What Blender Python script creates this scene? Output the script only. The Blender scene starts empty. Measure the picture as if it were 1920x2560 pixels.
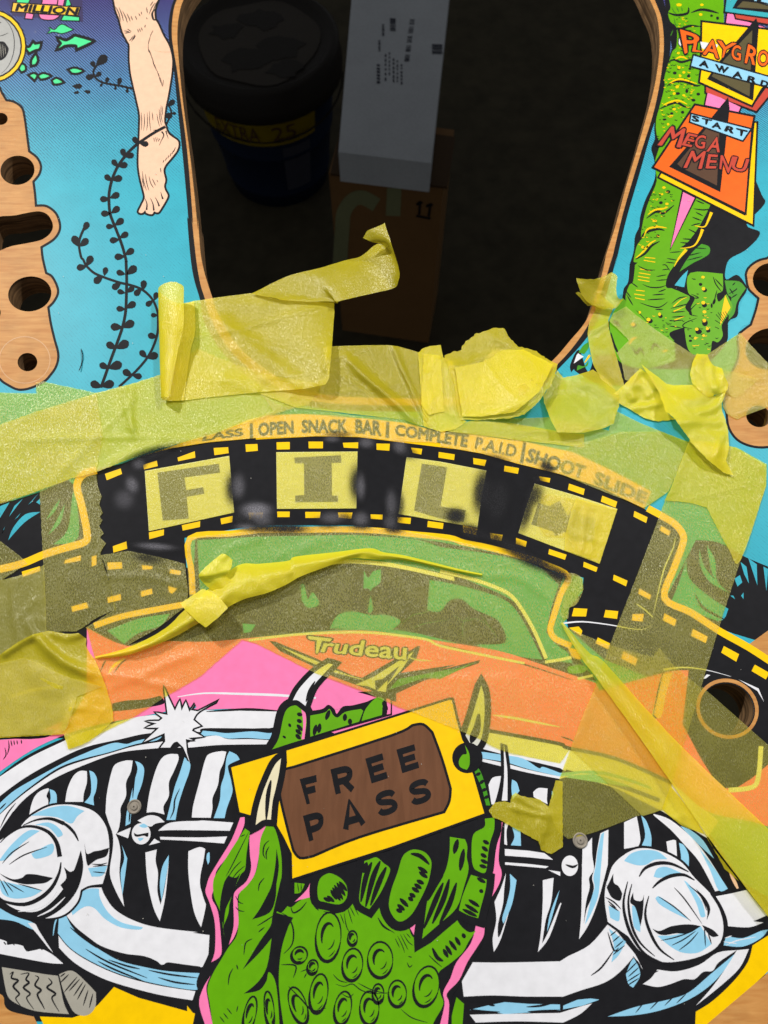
import bpy, bmesh, math, random
import numpy as np
from mathutils import Vector, Matrix, noise
from mathutils.geometry import delaunay_2d_cdt

random.seed(7)
S = bpy.context.scene
COL = S.collection

# ------------------------------------------------------------------ camera, world, lamps, exposure
TILT = math.radians(22.0)          # phone leans back 22 degrees from straight down
DIST = 0.32                        # metres from lens to the middle of the board
FPX = 1280 / 0.70                  # focal length in photo pixels
cam_d = bpy.data.cameras.new('camera')
cam = bpy.data.objects.new('camera', cam_d)
COL.objects.link(cam)
cam.location = (0, -DIST * math.sin(TILT), DIST * math.cos(TILT))
cam.rotation_euler = (TILT, 0, 0)
cam_d.sensor_fit = 'VERTICAL'
cam_d.sensor_height = 9.6
cam_d.lens = 9.6 / (2 * 0.70)
cam_d.clip_start = 0.01
cam_d.clip_end = 50
cam_d.dof.use_dof = True
cam_d.dof.focus_distance = 0.318
cam_d.dof.aperture_fstop = 5.0
S.camera = cam

world = bpy.data.worlds.new('World')
S.world = world
world.use_nodes = True
wb = world.node_tree.nodes['Background']
wb.inputs['Color'].default_value = (0.93, 0.96, 1.0, 1)
wb.inputs['Strength'].default_value = 0.11

def lamp(name, loc, target, radius, energy, color, cone):
    d = bpy.data.lights.new(name, 'SPOT')              # cone narrowed to keep the light off the things below the board
    d.shadow_soft_size = radius
    d.energy = energy
    d.color = color
    d.spot_size = math.radians(cone)
    d.spot_blend = 0.25
    o = bpy.data.objects.new(name, d)
    COL.objects.link(o)
    o.location = loc
    o.rotation_euler = (Vector(target) - Vector(loc)).to_track_quat('-Z', 'Y').to_euler()
    return o
lamp('workshop_lamp', (-1.45, 1.68, 2.00), (0.03, 0.04, 0), 0.065, 304.0, (1.0, 0.97, 0.92), 21.5)
lamp('bench_lamp', (0.72, 0.60, 0.98), (0, 0.06, 0), 0.05, 34.0, (1.0, 0.97, 0.93), 40)
lamp('fill_lamp', (0.05, 0.16, 1.55), (0, 0.04, 0), 0.2, 13.0, (0.96, 0.98, 1.0), 32)  # unseen fill added overhead to soften the contrast of the two side lamps

S.view_settings.view_transform = 'Standard'
S.view_settings.look = 'None'
S.view_settings.gamma = 1
S.view_settings.exposure = 0.0
S.cycles.max_bounces = 10
S.cycles.transparent_max_bounces = 24
S.cycles.sample_clamp_indirect = 4
S.cycles.caustics_reflective = False
S.cycles.caustics_refractive = False

# ------------------------------------------------------------------ photo pixel -> point of the board plane
CT, ST = math.cos(TILT), math.sin(TILT)
def P(u, v, h=0.0):
    """point at height h above the board that lies on the sight line of photo pixel (u, v)"""
    x, y = (u - 960) / FPX, (1280 - v) / FPX
    dx, dy, dz = x, y * CT + ST, y * ST - CT
    t = (h - cam.location.z) / dz
    return (dx * t, cam.location.y + dy * t, h)

TILES = {'A': (0, 0, 3.316), 'B': (480, 0, 3.316), 'C': (960, 0, 3.316), 'D': (1420, 0, 3.316),
         'E': (0, 640, 3.316), 'F': (380, 540, 3.316), 'G': (800, 540, 3.316), 'H': (1200, 640, 4.608),
         'I': (1520, 600, 4.1475), 'J': (0, 1150, 3.316), 'K': (220, 1040, 3.316), 'L': (640, 1040, 3.316),
         'M': (1100, 1040, 3.316), 'N': (1420, 1100, 3.316), 'O': (0, 1700, 3.316), 'O2': (0, 1893, 3.316),
         'Q': (480, 1700, 3.316), 'Q2': (480, 1893, 3.316), 'R': (900, 1700, 3.316), 'R2': (900, 1893, 3.316),
         'S': (1420, 1600, 3.316), 'S2': (1420, 1893, 3.316), 'U': (0, 0, 1.0), 'V': (0, 0, 0.86406)}

def pts(s, tile='U'):
    """'x,y x,y! K:x,y' -> [(u, v, corner)]; a prefix changes the sheet the numbers were read from"""
    out = []
    for w in s.split():
        if ':' in w:
            tile, w = w.split(':')
        c = w.endswith('!')
        x, y = w.rstrip('!').split(',')
        ox, oy, k = TILES[tile]
        out.append((ox + float(x) / k, oy + float(y) / k, c))
    return out, tile

def smooth(p, closed=True, n=4):
    m = len(p)
    out = []
    segs = m if closed else m - 1
    for i in range(segs):
        p1, p2 = p[i], p[(i + 1) % m]
        p0 = p[i - 1] if (closed or i > 0) else p1
        p3 = p[(i + 2) % m] if (closed or i + 2 < m) else p2
        if p1[2]: p0 = p1
        if p2[2]: p3 = p2
        for j in range(n):
            t = j / n
            out.append(tuple(0.5 * (2 * p1[k] + (p2[k] - p0[k]) * t + (2 * p0[k] - 5 * p1[k] + 4 * p2[k] - p3[k]) * t * t
                                    + (3 * p1[k] - p0[k] - 3 * p2[k] + p3[k]) * t ** 3) for k in (0, 1)))
    if not closed:
        out.append(tuple(p[-1][:2]))
    return out

def area(p):
    return 0.5 * sum(p[i - 1][0] * p[i][1] - p[i][0] * p[i - 1][1] for i in range(len(p)))

def offset(p, d):
    """outline p grown by d pixels (shrunk for a negative d)"""
    if area(p) < 0: p = p[::-1]
    q = [p[0]]
    for a in p[1:]:
        if math.hypot(a[0] - q[-1][0], a[1] - q[-1][1]) > 0.3: q.append(a)
    p = q
    n = len(p)
    out = []
    for i in range(n):
        a, b, c = p[i - 1], p[i], p[(i + 1) % n]
        e1 = Vector((b[0] - a[0], b[1] - a[1])); e2 = Vector((c[0] - b[0], c[1] - b[1]))
        if e1.length < 1e-6 or e2.length < 1e-6:
            out.append(b); continue
        e1.normalize(); e2.normalize()
        n1 = Vector((e1.y, -e1.x)); n2 = Vector((e2.y, -e2.x))
        m = n1 + n2
        if m.length < 0.2: m = n1.copy()
        m.normalize()
        k = min(1.8, 1 / max(0.3, m.dot(n1)))
        out.append((b[0] + m.x * d * k, b[1] + m.y * d * k))
    return out

def inside(px, py, poly):
    """even-odd test, px/py numpy arrays"""
    r = np.zeros(px.shape, bool)
    n = len(poly)
    for i in range(n):
        x1, y1 = poly[i - 1]; x2, y2 = poly[i]
        if y1 == y2: continue
        c = ((y1 > py) != (y2 > py)) & (px < (x2 - x1) * (py - y1) / (y2 - y1) + x1)
        r ^= c
    return r

# ------------------------------------------------------------------ materials
def lin(c):
    return tuple(((v / 255) / 12.92 if v <= 10 else (((v / 255) + 0.055) / 1.055) ** 2.4) for v in c) + (1,)

def nodes(m):
    m.use_nodes = True
    nt = m.node_tree
    return nt, nt.nodes, nt.links, nt.nodes['Principled BSDF']

def paint(name, rgb, rough=0.42, vary=0.10, spec=0.22, scale=260.0, bump=0.08, coat=0.0):
    m = bpy.data.materials.new(name)
    nt, N, L, b = nodes(m)
    tc = N.new('ShaderNodeTexCoord')
    nz = N.new('ShaderNodeTexNoise'); nz.inputs['Scale'].default_value = scale; nz.inputs['Detail'].default_value = 6
    n2 = N.new('ShaderNodeTexNoise'); n2.inputs['Scale'].default_value = 18; n2.inputs['Detail'].default_value = 4
    L.new(tc.outputs['Object'], nz.inputs['Vector']); L.new(tc.outputs['Object'], n2.inputs['Vector'])
    add = N.new('ShaderNodeMath'); add.operation = 'ADD'
    L.new(nz.outputs['Fac'], add.inputs[0]); L.new(n2.outputs['Fac'], add.inputs[1])
    mr = N.new('ShaderNodeMapRange'); mr.inputs['From Min'].default_value = 0.7; mr.inputs['From Max'].default_value = 1.3
    mr.inputs['To Min'].default_value = 1 - vary; mr.inputs['To Max'].default_value = 1 + vary
    L.new(add.outputs[0], mr.inputs['Value'])
    mx = N.new('ShaderNodeVectorMath'); mx.operation = 'SCALE'
    mx.inputs[0].default_value = lin(rgb)[:3]
    L.new(mr.outputs[0], mx.inputs['Scale'])
    L.new(mx.outputs[0], b.inputs['Base Color'])
    b.inputs['Roughness'].default_value = rough
    b.inputs['Specular IOR Level'].default_value = spec
    if bump:
        bp = N.new('ShaderNodeBump'); bp.inputs['Strength'].default_value = bump; bp.inputs['Distance'].default_value = 0.0003
        L.new(nz.outputs['Fac'], bp.inputs['Height']); L.new(bp.outputs[0], b.inputs['Normal'])
    return m

PALETTE = dict(black=(31, 31, 34), white=(232, 232, 237), pale=(146, 205, 234), pink=(250, 128, 182), green=(100, 170, 10),
               leafgreen=(70, 150, 30), yellow=(252, 204, 0), amber=(252, 196, 66), orange=(242, 104, 30), red=(196, 74, 58),
               skin=(245, 200, 168), cream=(236, 226, 190), cyan=(66, 182, 200), mint=(74, 226, 146), brown=(112, 74, 50),
               umber=(92, 66, 50), olive=(92, 84, 56), grey=(168, 164, 152), plastic=(176, 176, 172), milky=(216, 216, 204),
               deepgreen=(60, 120, 34), teal=(60, 170, 180), ink=(58, 50, 92))
MATS = {}
def mat(c):
    if c not in MATS:
        rgb = PALETTE[c]
        MATS[c] = paint(c + '_ink', rgb, vary=0.16 if c == 'black' else 0.07, rough=0.5 if c == 'black' else 0.42, spec=0.05 if c == 'black' else 0.12)
    return MATS[c]

def wood_material(name, a, bcol, sx, sy, dirt=0.0, sz=160):
    m = bpy.data.materials.new(name)
    nt, N, L, b = nodes(m)
    tc = N.new('ShaderNodeTexCoord'); mp = N.new('ShaderNodeMapping'); mp.inputs['Scale'].default_value = (sx, sy, sz)
    L.new(tc.outputs['Object'], mp.inputs['Vector'])
    nz = N.new('ShaderNodeTexNoise'); nz.inputs['Scale'].default_value = 1; nz.inputs['Detail'].default_value = 8; nz.inputs['Distortion'].default_value = 0.6
    L.new(mp.outputs[0], nz.inputs['Vector'])
    cr = N.new('ShaderNodeValToRGB')
    cr.color_ramp.elements[0].position = 0.3; cr.color_ramp.elements[0].color = lin(a)
    cr.color_ramp.elements[1].position = 0.7; cr.color_ramp.elements[1].color = lin(bcol)
    L.new(nz.outputs['Fac'], cr.inputs['Fac'])
    out = cr.outputs[0]
    if dirt:
        n2 = N.new('ShaderNodeTexNoise'); n2.inputs['Scale'].default_value = 90; n2.inputs['Detail'].default_value = 6
        L.new(tc.outputs['Object'], n2.inputs['Vector'])
        c2 = N.new('ShaderNodeValToRGB'); c2.color_ramp.elements[0].position = 0.42; c2.color_ramp.elements[1].position = 0.66
        L.new(n2.outputs['Fac'], c2.inputs['Fac'])
        mx = N.new('ShaderNodeMix'); mx.data_type = 'RGBA'
        mu = N.new('ShaderNodeMath'); mu.operation = 'MULTIPLY'; mu.inputs[1].default_value = dirt
        L.new(c2.outputs[0], mu.inputs[0]); L.new(mu.outputs[0], mx.inputs['Factor'])
        L.new(out, mx.inputs['A']); mx.inputs['B'].default_value = lin((70, 56, 42))
        out = mx.outputs['Result']
    L.new(out, b.inputs['Base Color'])
    b.inputs['Roughness'].default_value = 0.5; b.inputs['Specular IOR Level'].default_value = 0.15
    bp = N.new('ShaderNodeBump'); bp.inputs['Strength'].default_value = 0.15; bp.inputs['Distance'].default_value = 0.0005
    L.new(nz.outputs['Fac'], bp.inputs['Height']); L.new(bp.outputs[0], b.inputs['Normal'])
    return m
MATS['wood'] = wood_material('bare_maple', (192, 130, 68), (214, 158, 92), 70, 500, 0.14)
MATS['edge'] = wood_material('routed_plywood', (74, 56, 38), (168, 132, 94), 22, 22, 0.5, 620)
MATS['inlay'] = wood_material('stained_insert', (104, 67, 44), (117, 77, 52), 420, 60, 0.06)

def sea_material():
    """printed water: plain blue low down, purple higher up under a screen of slanting lines that swell towards the top"""
    m = bpy.data.materials.new('printed_water')
    nt, N, L, b = nodes(m)
    tc = N.new('ShaderNodeTexCoord'); sep = N.new('ShaderNodeSeparateXYZ')
    L.new(tc.outputs['Object'], sep.inputs[0])
    y0, y1 = P(700, 470)[1], P(700, 0)[1]
    g = N.new('ShaderNodeMapRange'); g.inputs['From Min'].default_value = y0; g.inputs['From Max'].default_value = y1
    L.new(sep.outputs['Y'], g.inputs['Value'])
    cr = N.new('ShaderNodeValToRGB'); e = cr.color_ramp.elements
    e[0].position = 0.0; e[0].color = lin((58, 174, 194)); e[1].position = 1.0; e[1].color = lin((80, 74, 140))
    k = e.new(0.3); k.color = lin((66, 170, 196)); k = e.new(0.55); k.color = lin((82, 144, 190)); k = e.new(0.8); k.color = lin((92, 112, 172))
    L.new(g.outputs[0], cr.inputs['Fac'])
    ang = math.radians(48)
    mp = N.new('ShaderNodeVectorMath'); mp.operation = 'DOT_PRODUCT'; mp.inputs[1].default_value = (math.sin(ang), math.cos(ang), 0)
    L.new(tc.outputs['Object'], mp.inputs[0])
    mu = N.new('ShaderNodeMath'); mu.operation = 'MULTIPLY'; mu.inputs[1].default_value = 2 * math.pi / 0.00135
    L.new(mp.outputs['Value'], mu.inputs[0])
    sn = N.new('ShaderNodeMath'); sn.operation = 'SINE'; L.new(mu.outputs[0], sn.inputs[0])
    nz = N.new('ShaderNodeTexNoise'); nz.inputs['Scale'].default_value = 700; L.new(tc.outputs['Object'], nz.inputs['Vector'])
    th = N.new('ShaderNodeMapRange'); th.inputs['From Min'].default_value = 0.0; th.inputs['From Max'].default_value = 1.1
    th.inputs['To Min'].default_value = 1.02; th.inputs['To Max'].default_value = -0.25; th.clamp = False
    L.new(g.outputs[0], th.inputs['Value'])
    ad = N.new('ShaderNodeMath'); ad.operation = 'ADD'; L.new(sn.outputs[0], ad.inputs[0])
    ns = N.new('ShaderNodeMath'); ns.operation = 'MULTIPLY_ADD'; ns.inputs[1].default_value = 0.5; ns.inputs[2].default_value = -0.25
    L.new(nz.outputs['Fac'], ns.inputs[0]); L.new(ns.outputs[0], ad.inputs[1])
    df = N.new('ShaderNodeMath'); df.operation = 'SUBTRACT'; L.new(ad.outputs[0], df.inputs[0]); L.new(th.outputs[0], df.inputs[1])
    mk = N.new('ShaderNodeMapRange'); mk.inputs['From Min'].default_value = -0.1; mk.inputs['From Max'].default_value = 0.25
    L.new(df.outputs[0], mk.inputs['Value'])
    mx = N.new('ShaderNodeMix'); mx.data_type = 'RGBA'; L.new(mk.outputs[0], mx.inputs['Factor'])
    L.new(cr.outputs[0], mx.inputs['A']); mx.inputs['B'].default_value = lin((40, 44, 78))
    n3 = N.new('ShaderNodeTexNoise'); n3.inputs['Scale'].default_value = 60; n3.inputs['Detail'].default_value = 8; L.new(tc.outputs['Object'], n3.inputs['Vector'])
    mr = N.new('ShaderNodeMapRange'); mr.inputs['From Min'].default_value = 0.3; mr.inputs['From Max'].default_value = 0.7
    mr.inputs['To Min'].default_value = 0.93; mr.inputs['To Max'].default_value = 1.06; L.new(n3.outputs['Fac'], mr.inputs['Value'])
    sc = N.new('ShaderNodeVectorMath'); sc.operation = 'SCALE'; L.new(mx.outputs['Result'], sc.inputs[0]); L.new(mr.outputs[0], sc.inputs['Scale'])
    L.new(sc.outputs[0], b.inputs['Base Color'])
    b.inputs['Roughness'].default_value = 0.4; b.inputs['Specular IOR Level'].default_value = 0.1
    return m
MATS['sea'] = sea_material()

# ------------------------------------------------------------------ objects
def link(name, data, parent=None, label=None, cat=None, kind=None, group=None):
    o = bpy.data.objects.new(name, data)
    COL.objects.link(o)
    if parent: o.parent = parent
    for k, v in (('label', label), ('category', cat), ('kind', kind), ('group', group)):
        if v: o[k] = v
    return o

OPEN = []                            # outlines (board plane) no print may cover
class MB:
    """collects flat shapes and solids, then links them as one mesh object"""
    def __init__(self): self.v, self.f, self.mi, self.mats = [], [], [], []
    def m(self, name):
        mm = mat(name) if isinstance(name, str) else name
        if mm not in self.mats: self.mats.append(mm)
        return self.mats.index(mm)
    def face(self, co, c):
        if len(co) > 4:
            z = co[0][2]
            v, f = fill([[a[:2] for a in co]], nonzero=True, keep_open=OPEN)
            if all(abs(a[2] - z) < 1e-9 for a in co):
                return self.mesh([(float(a), float(b), z) for a, b in v], [tuple(int(i) for i in t) for t in f], c)
        n = len(self.v); self.v += co; self.f.append(tuple(range(n, n + len(co)))); self.mi.append(self.m(c))
    def mesh(self, vs, fs, c):
        n = len(self.v); self.v += vs; k = self.m(c)
        for f in fs: self.f.append(tuple(i + n for i in f)); self.mi.append(k)
    def box(self, a, b, c):
        x0, y0, z0 = a; x1, y1, z1 = b
        vs = [(x, y, z) for z in (z0, z1) for y in (y0, y1) for x in (x0, x1)]
        self.mesh(vs, [(0, 2, 3, 1), (4, 5, 7, 6), (0, 1, 5, 4), (2, 6, 7, 3), (0, 4, 6, 2), (1, 3, 7, 5)], c)
    def build(self, name, parent=None, smooth_shade=False, **kw):
        me = bpy.data.meshes.new(name)
        me.from_pydata(self.v, [], self.f)
        for mm in self.mats: me.materials.append(mm)
        me.polygons.foreach_set('material_index', self.mi)
        if smooth_shade: me.polygons.foreach_set('use_smooth', [True] * len(self.f))
        me.update()
        return link(name, me, parent, **kw)

LEVEL = 2.6e-5
STEP = [0]
def lift(l): return 3e-5 + l * LEVEL + (STEP[0] % 20) * 5e-7      # every shape a hair above the one before

FONT_CACHE = {}
def glyphs(txt, bold):
    key = (txt, bold)
    if key not in FONT_CACHE:
        cu = bpy.data.curves.new('letters', 'FONT'); cu.body = txt; cu.resolution_u = 3
        o = bpy.data.objects.new('letters', cu); COL.objects.link(o)
        dg = bpy.context.evaluated_depsgraph_get(); dg.update()
        me = o.evaluated_get(dg).to_mesh()
        v = np.array([x.co[:2] for x in me.vertices]); f = [tuple(p.vertices) for p in me.polygons]
        o.evaluated_get(dg).to_mesh_clear()
        bpy.data.objects.remove(o); bpy.data.curves.remove(cu)
        lo, hi = v.min(0), v.max(0)
        FONT_CACHE[key] = ((v - lo) / (hi - lo), f, bold / (hi - lo))
    return FONT_CACHE[key]

def ribbon(p, w, taper):
    """outline of a pen stroke along p, w wide, thinning to its ends when taper is 1 (both) or 2 (the far end)"""
    n = len(p); a, b = [], []
    for i in range(n):
        q0, q1 = p[max(0, i - 1)], p[min(n - 1, i + 1)]
        d = Vector((q1[0] - q0[0], q1[1] - q0[1]))
        d = d.normalized() if d.length > 1e-9 else Vector((1, 0))
        t = i / (n - 1)
        k = 1.0 if taper == 0 else (0.06 + 0.80 * math.sin(math.pi * (0.06 + 0.88 * t)) if taper == 1 else 1 - 0.85 * t)
        r = w * 0.5 * k
        a.append((p[i][0] - d.y * r, p[i][1] + d.x * r)); b.append((p[i][0] + d.y * r, p[i][1] - d.x * r))
    return a, b

BLOCK = {'F': ['.14,0 .14,1', '0,.88 1,.88', '.1,.5 .85,.5'], 'E': ['.14,0 .14,1', '0,.88 1,.88', '.1,.5 .9,.5', '0,.12 1,.12'],
         'R': ['.14,0 .14,1', '0,.88 .62,.88 .84,.78 .86,.66 .80,.54 .6,.46 0,.46', '.5,.46 .88,0'], 'P': ['.14,0 .14,1', '0,.88 .62,.88 .85,.78 .87,.66 .82,.52 .6,.42 0,.42'],
         'A': ['.1,0 .5,1', '.5,1 .9,0', '.2,.26 .8,.26'], 'S': ['.92,.74 .80,.86 .5,.9 .2,.84 .12,.7 .24,.58 .5,.52 .76,.45 .88,.31 .8,.16 .5,.1 .2,.14 .08,.26']}

def draw(mb, src, tile='U', base=0):
    """reads the tracing notes: p shape, l tapered stroke, L even stroke, W stroke thinning outwards, e ellipse, t lettering, v leaves"""
    for line in src.strip().splitlines():
        line = line.strip()
        if not line or line[0] == '#': continue
        if line[0] == 'T': tile = line.split()[1]; continue
        head, body = line.split(' : ', 1)
        h = head.split()
        op, lv, c = h[0], float(h[1]) + base, h[2]
        STEP[0] += 1
        k = TILES[tile][2]
        if op == 'p':
            q, _ = pts(body, tile)
            r = smooth(q) if 's' in h[3:] else [a[:2] for a in q]
            for x in h[3:]:
                if x[0] == 'o':
                    w = float(x[1:]) / k
                    mb.face([P(u, v, lift(lv - 0.5)) for u, v in offset(r, w)], 'black')
            mb.face([P(u, v, lift(lv)) for u, v in r], c)
        elif op in 'lLW':
            w = float(h[3]) / k
            for part in body.split('|'):
                STEP[0] += 1
                q, _ = pts(part, tile)
                r = smooth(q, False, 4) if len(q) > 2 or op != 'L' else [a[:2] for a in q]
                a, b = ribbon(r, w, {'l': 1, 'L': 0, 'W': 2}[op])
                va = [P(u, v, lift(lv)) for u, v in a] + [P(u, v, lift(lv)) for u, v in b]
                n = len(a)
                mb.mesh(va, [(i, i + 1, n + i + 1, n + i) for i in range(n - 1)], c)
        elif op == 'e':
            for part in body.split('|'):
                w = part.split(); STEP[0] += 1
                q, _ = pts(w[0], tile)
                rx, ry = [float(x) / k for x in w[1].split(',')]
                a = math.radians(float(w[2])) if len(w) > 2 else 0
                ring = [(q[0][0] + rx * math.cos(t) * math.cos(a) - ry * math.sin(t) * math.sin(a),
                         q[0][1] + rx * math.cos(t) * math.sin(a) + ry * math.sin(t) * math.cos(a)) for t in [i * math.tau / 28 for i in range(28)]]
                for x in h[3:]:
                    if x[0] == 'o': mb.face([P(u, v, lift(lv - 0.5)) for u, v in offset(ring, float(x[1:]) / k)], 'black')
                mb.face([P(u, v, lift(lv)) for u, v in ring], c)
        elif op == 'v':
            for part in body.split('|'):
                q, _ = pts(part, tile)
                (x0, y0, _), (x1, y1, _) = q[0], q[1]; STEP[0] += 1
                d = Vector((x1 - x0, y1 - y0)); n = Vector((-d.y, d.x))
                w = float(h[3])
                ring = [(x0 + d.x * t + n.x * s * w, y0 + d.y * t + n.y * s * w) for t, s in
                        ((-.06, 0), (.12, .16), (.4, .34), (.7, .40), (.9, .26), (1.0, .05), (1.0, -.05), (.9, -.26), (.7, -.40), (.4, -.34), (.12, -.16))]
                mb.face([P(u, v, lift(lv)) for u, v in ring], c)
        elif op == 'B':                                 # heavy block lettering, one letter: B level colour letter thickness : quad
            q, _ = pts(body, tile); th = float(h[4])
            for st in BLOCK[h[3]]:
                p_ = [(float(a), float(b)) for a, b in (w.split(',') for w in st.split())]
                if len(p_) > 3: p_ = smooth([(a, b, False) for a, b in p_], False, 4)
                A, B = ribbon(p_, th, 0); ring = A + B[::-1]
                STEP[0] += 1
                out = []
                for x, y in ring:
                    u = (q[0][0] * (1 - x) + q[1][0] * x) * (1 - y) + (q[3][0] * (1 - x) + q[2][0] * x) * y
                    v = (q[0][1] * (1 - x) + q[1][1] * x) * (1 - y) + (q[3][1] * (1 - x) + q[2][1] * x) * y
                    out.append(P(u, v, lift(lv)))
                n = len(A)
                mb.mesh([P_ for P_ in out], [(i, i + 1, 2 * n - 2 - i, 2 * n - 1 - i) for i in range(n - 1)], c)
        elif op == 't':
            txt = h[3].replace('_', ' '); bold = float(h[4]) if len(h) > 4 else 0.02
            q, _ = pts(body, tile)
            vs, fs, bs = glyphs(txt, bold)
            for ka in (range(8) if bold > .004 else (None,)):      # a heavy face: the letters laid down again all round
              STEP[0] += 1
              out = []
              sx, sy = (0, 0) if ka is None else (bs[0] * math.cos(ka * math.pi / 4), bs[1] * math.sin(ka * math.pi / 4))
              for x, y in vs + np.array((sx, sy)):
                  u = (q[0][0] * (1 - x) + q[1][0] * x) * (1 - y) + (q[3][0] * (1 - x) + q[2][0] * x) * y
                  v = (q[0][1] * (1 - x) + q[1][1] * x) * (1 - y) + (q[3][1] * (1 - x) + q[2][1] * x) * y
                  out.append(P(u, v, lift(lv)))
              mb.mesh(out, fs, c)
    return mb

def art(name, parent, src, tile='U', base=0, **kw):
    return draw(MB(), src, tile, base).build(name, parent, **kw)

def winding(px, py, poly):
    w = np.zeros(px.shape, int)
    for i in range(len(poly)):
        x1, y1 = poly[i - 1]; x2, y2 = poly[i]
        l = (x2 - x1) * (py - y1) - (px - x1) * (y2 - y1)
        w += ((y1 <= py) & (y2 > py) & (l > 0)).astype(int) - ((y1 > py) & (y2 <= py) & (l < 0)).astype(int)
    return w

def fill(contours, extra=None, nonzero=False, keep_open=()):
    """triangles of the area inside an odd number of contours (lists of 2-D points), with extra inner points"""
    vc, ed = [], []
    for c in contours:
        n = len(vc)
        vc += [Vector(a) for a in c]
        ed += [(n + i, n + (i + 1) % len(c)) for i in range(len(c))]
    if extra is not None: vc += [Vector(a) for a in extra]
    c0 = np.array(contours[0]); lo, hi = c0.min(0), c0.max(0)
    keep_open = [k for k in keep_open if (np.array(k).min(0) < hi).all() and (np.array(k).max(0) > lo).all()]
    for c in keep_open:
        n = len(vc); vc += [Vector(a) for a in c]; ed += [(n + i, n + (i + 1) % len(c)) for i in range(len(c))]
    v, e, f, *_ = delaunay_2d_cdt(vc, ed, [], 0, 1e-7)
    v = np.array([tuple(a) for a in v]); f = np.array([t for t in f if len(t) == 3])
    cen = v[f].mean(1)
    ins = np.zeros(len(f), bool)
    for c in contours: ins ^= (winding(cen[:, 0], cen[:, 1], c) != 0) if nonzero else inside(cen[:, 0], cen[:, 1], c)
    for c in keep_open: ins &= ~inside(cen[:, 0], cen[:, 1], c)
    return v, f[ins]
# ------------------------------------------------------------------ the board: a routed plywood sheet with its holes
playfield = bpy.data.objects.new('pinball_playfield', None); COL.objects.link(playfield)
playfield['label'] = 'printed wooden pinball playfield with a large round-cornered cutout and small lamp holes'
playfield['category'] = 'pinball playfield'

def xy(q): return [P(u, v)[:2] for u, v in q]
def poly(src, tile='U', sm=True):
    q, _ = pts(src, tile)
    return smooth(q) if sm else [a[:2] for a in q]
def ell(src, rx, ry, rot=0, n=40):
    q, t = pts(src); k = TILES[t][2]; a = math.radians(rot)
    return [(q[0][0] + (rx * math.cos(s) * math.cos(a) - ry * math.sin(s) * math.sin(a)) / k,
             q[0][1] + (rx * math.cos(s) * math.sin(a) + ry * math.sin(s) * math.cos(a)) / k) for s in [i * math.tau / n for i in range(n)]]

CUTOUT = poly('A:1520,0 1480,150 1470,300 1478,450 1500,700 1530,950 1570,1250 1610,1600 1640,1900 F:380,20 402,300 430,450 462,560 500,675 U:548,790 600,870 690,940 '
              '800,985 1000,996 1200,990 1310,955 H:825,1215 1050,960 1200,780 1280,610 1400,230 1450,0 D:310,2130 400,1850 480,1550 570,1250 650,970 710,750 745,550 760,350 740,150 680,0 '
              'U:1595,-60 1540,-115 1400,-150 1000,-165 700,-160 545,-110 490,-50')
HOLES = [ell('A:145,1412', 142, 121, -8), ell('A:8,986', 56, 50), poly('A:-60,1825 130,1785 280,1755 350,1757 405,1790 440,1868 420,1930 370,1975 300,2002 100,2040 -60,2075'),
         ell('E:247,315', 180, 145, -8), ell('E:228,880', 82, 76), ell('E:-52,470', 58, 62),
         ell('I:1690,415', 190, 175, 8), ell('I:1680,1130', 258, 215, -10), ell('I:1560,1830', 128, 110, 15),
         ell('S:1320,570', 225, 205, 30)]
W_, Y0_, Y1_, TH = 0.257, -0.34, 0.74, 0.0127
outer = [(-W_, Y0_), (W_, Y0_), (W_, Y1_), (-W_, Y1_)]
rims = [xy(CUTOUT)] + [xy(h) for h in HOLES]
OPEN.append(rims[-1])
mb = MB()
v, f = fill([outer] + rims)
mb.mesh([(a, b, 0.0) for a, b in v], [tuple(t) for t in f], 'wood')
mb.mesh([(a, b, -TH) for a, b in v], [tuple(t[::-1]) for t in f], 'edge')
mb.mesh([(a, b, z) for z in (0, -TH) for a, b in outer], [(i, (i + 1) % 4, 4 + (i + 1) % 4, 4 + i) for i in range(4)], 'edge')
mb.build('plywood_board', playfield)
for k, r in enumerate(rims):                          # the routed wall of each hole
    n = len(r)
    wl = MB()
    wl.mesh([(a, b, z) for z in (0, -TH) for a, b in r], [(i, (i + 1) % n, n + (i + 1) % n, n + i) for i in range(n)], 'edge')
    wl.build('cutout_wall' if k == 0 else 'hole_wall', playfield, smooth_shade=True)

# printed water behind everything, cut out round the big opening and every hole
RIM = poly('A:1465,0 1430,150 1425,300 1440,420 1470,600 1500,850 1540,1150 1570,1450 1600,1850 F:330,20 365,350 400,560 440,690 U:528,800 580,882 672,957 '
           '790,1004 1000,1014 1210,1008 1325,972 H:910,1230 1110,1000 1250,790 1330,620 1470,190 1525,0 D:350,2212 440,1830 510,1580 610,1250 690,1000 740,800 780,560 795,350 775,150 720,0 '
           'U:1615,-70 1550,-130 1400,-165 1000,-180 700,-175 535,-122 478,-55')
KEY = poly('A:1440,0 1400,170 1398,300 1415,420 1443,600 1468,850 1500,1150 1530,1450 1560,1800 F:292,20 320,350 350,530 400,700 U:512,808 566,893 662,971 '
           '786,1019 1000,1029 1214,1023 1335,985 H:905,1300 1160,1030 1310,820 1400,620 1525,200 1580,0 D:390,2212 480,1830 590,1450 680,1130 740,950 790,800 830,560 850,350 830,150 790,0 '
           'U:1640,-80 1560,-145 1400,-180 1000,-195 700,-190 525,-135 466,-60')
v, f = fill([outer, xy(RIM)] + rims[1:])
mb = MB(); mb.mesh([(a, b, lift(0)) for a, b in v], [tuple(t) for t in f], 'sea'); mb.build('printed_water', playfield)
v, f = fill([xy(KEY), xy(RIM)])
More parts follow.
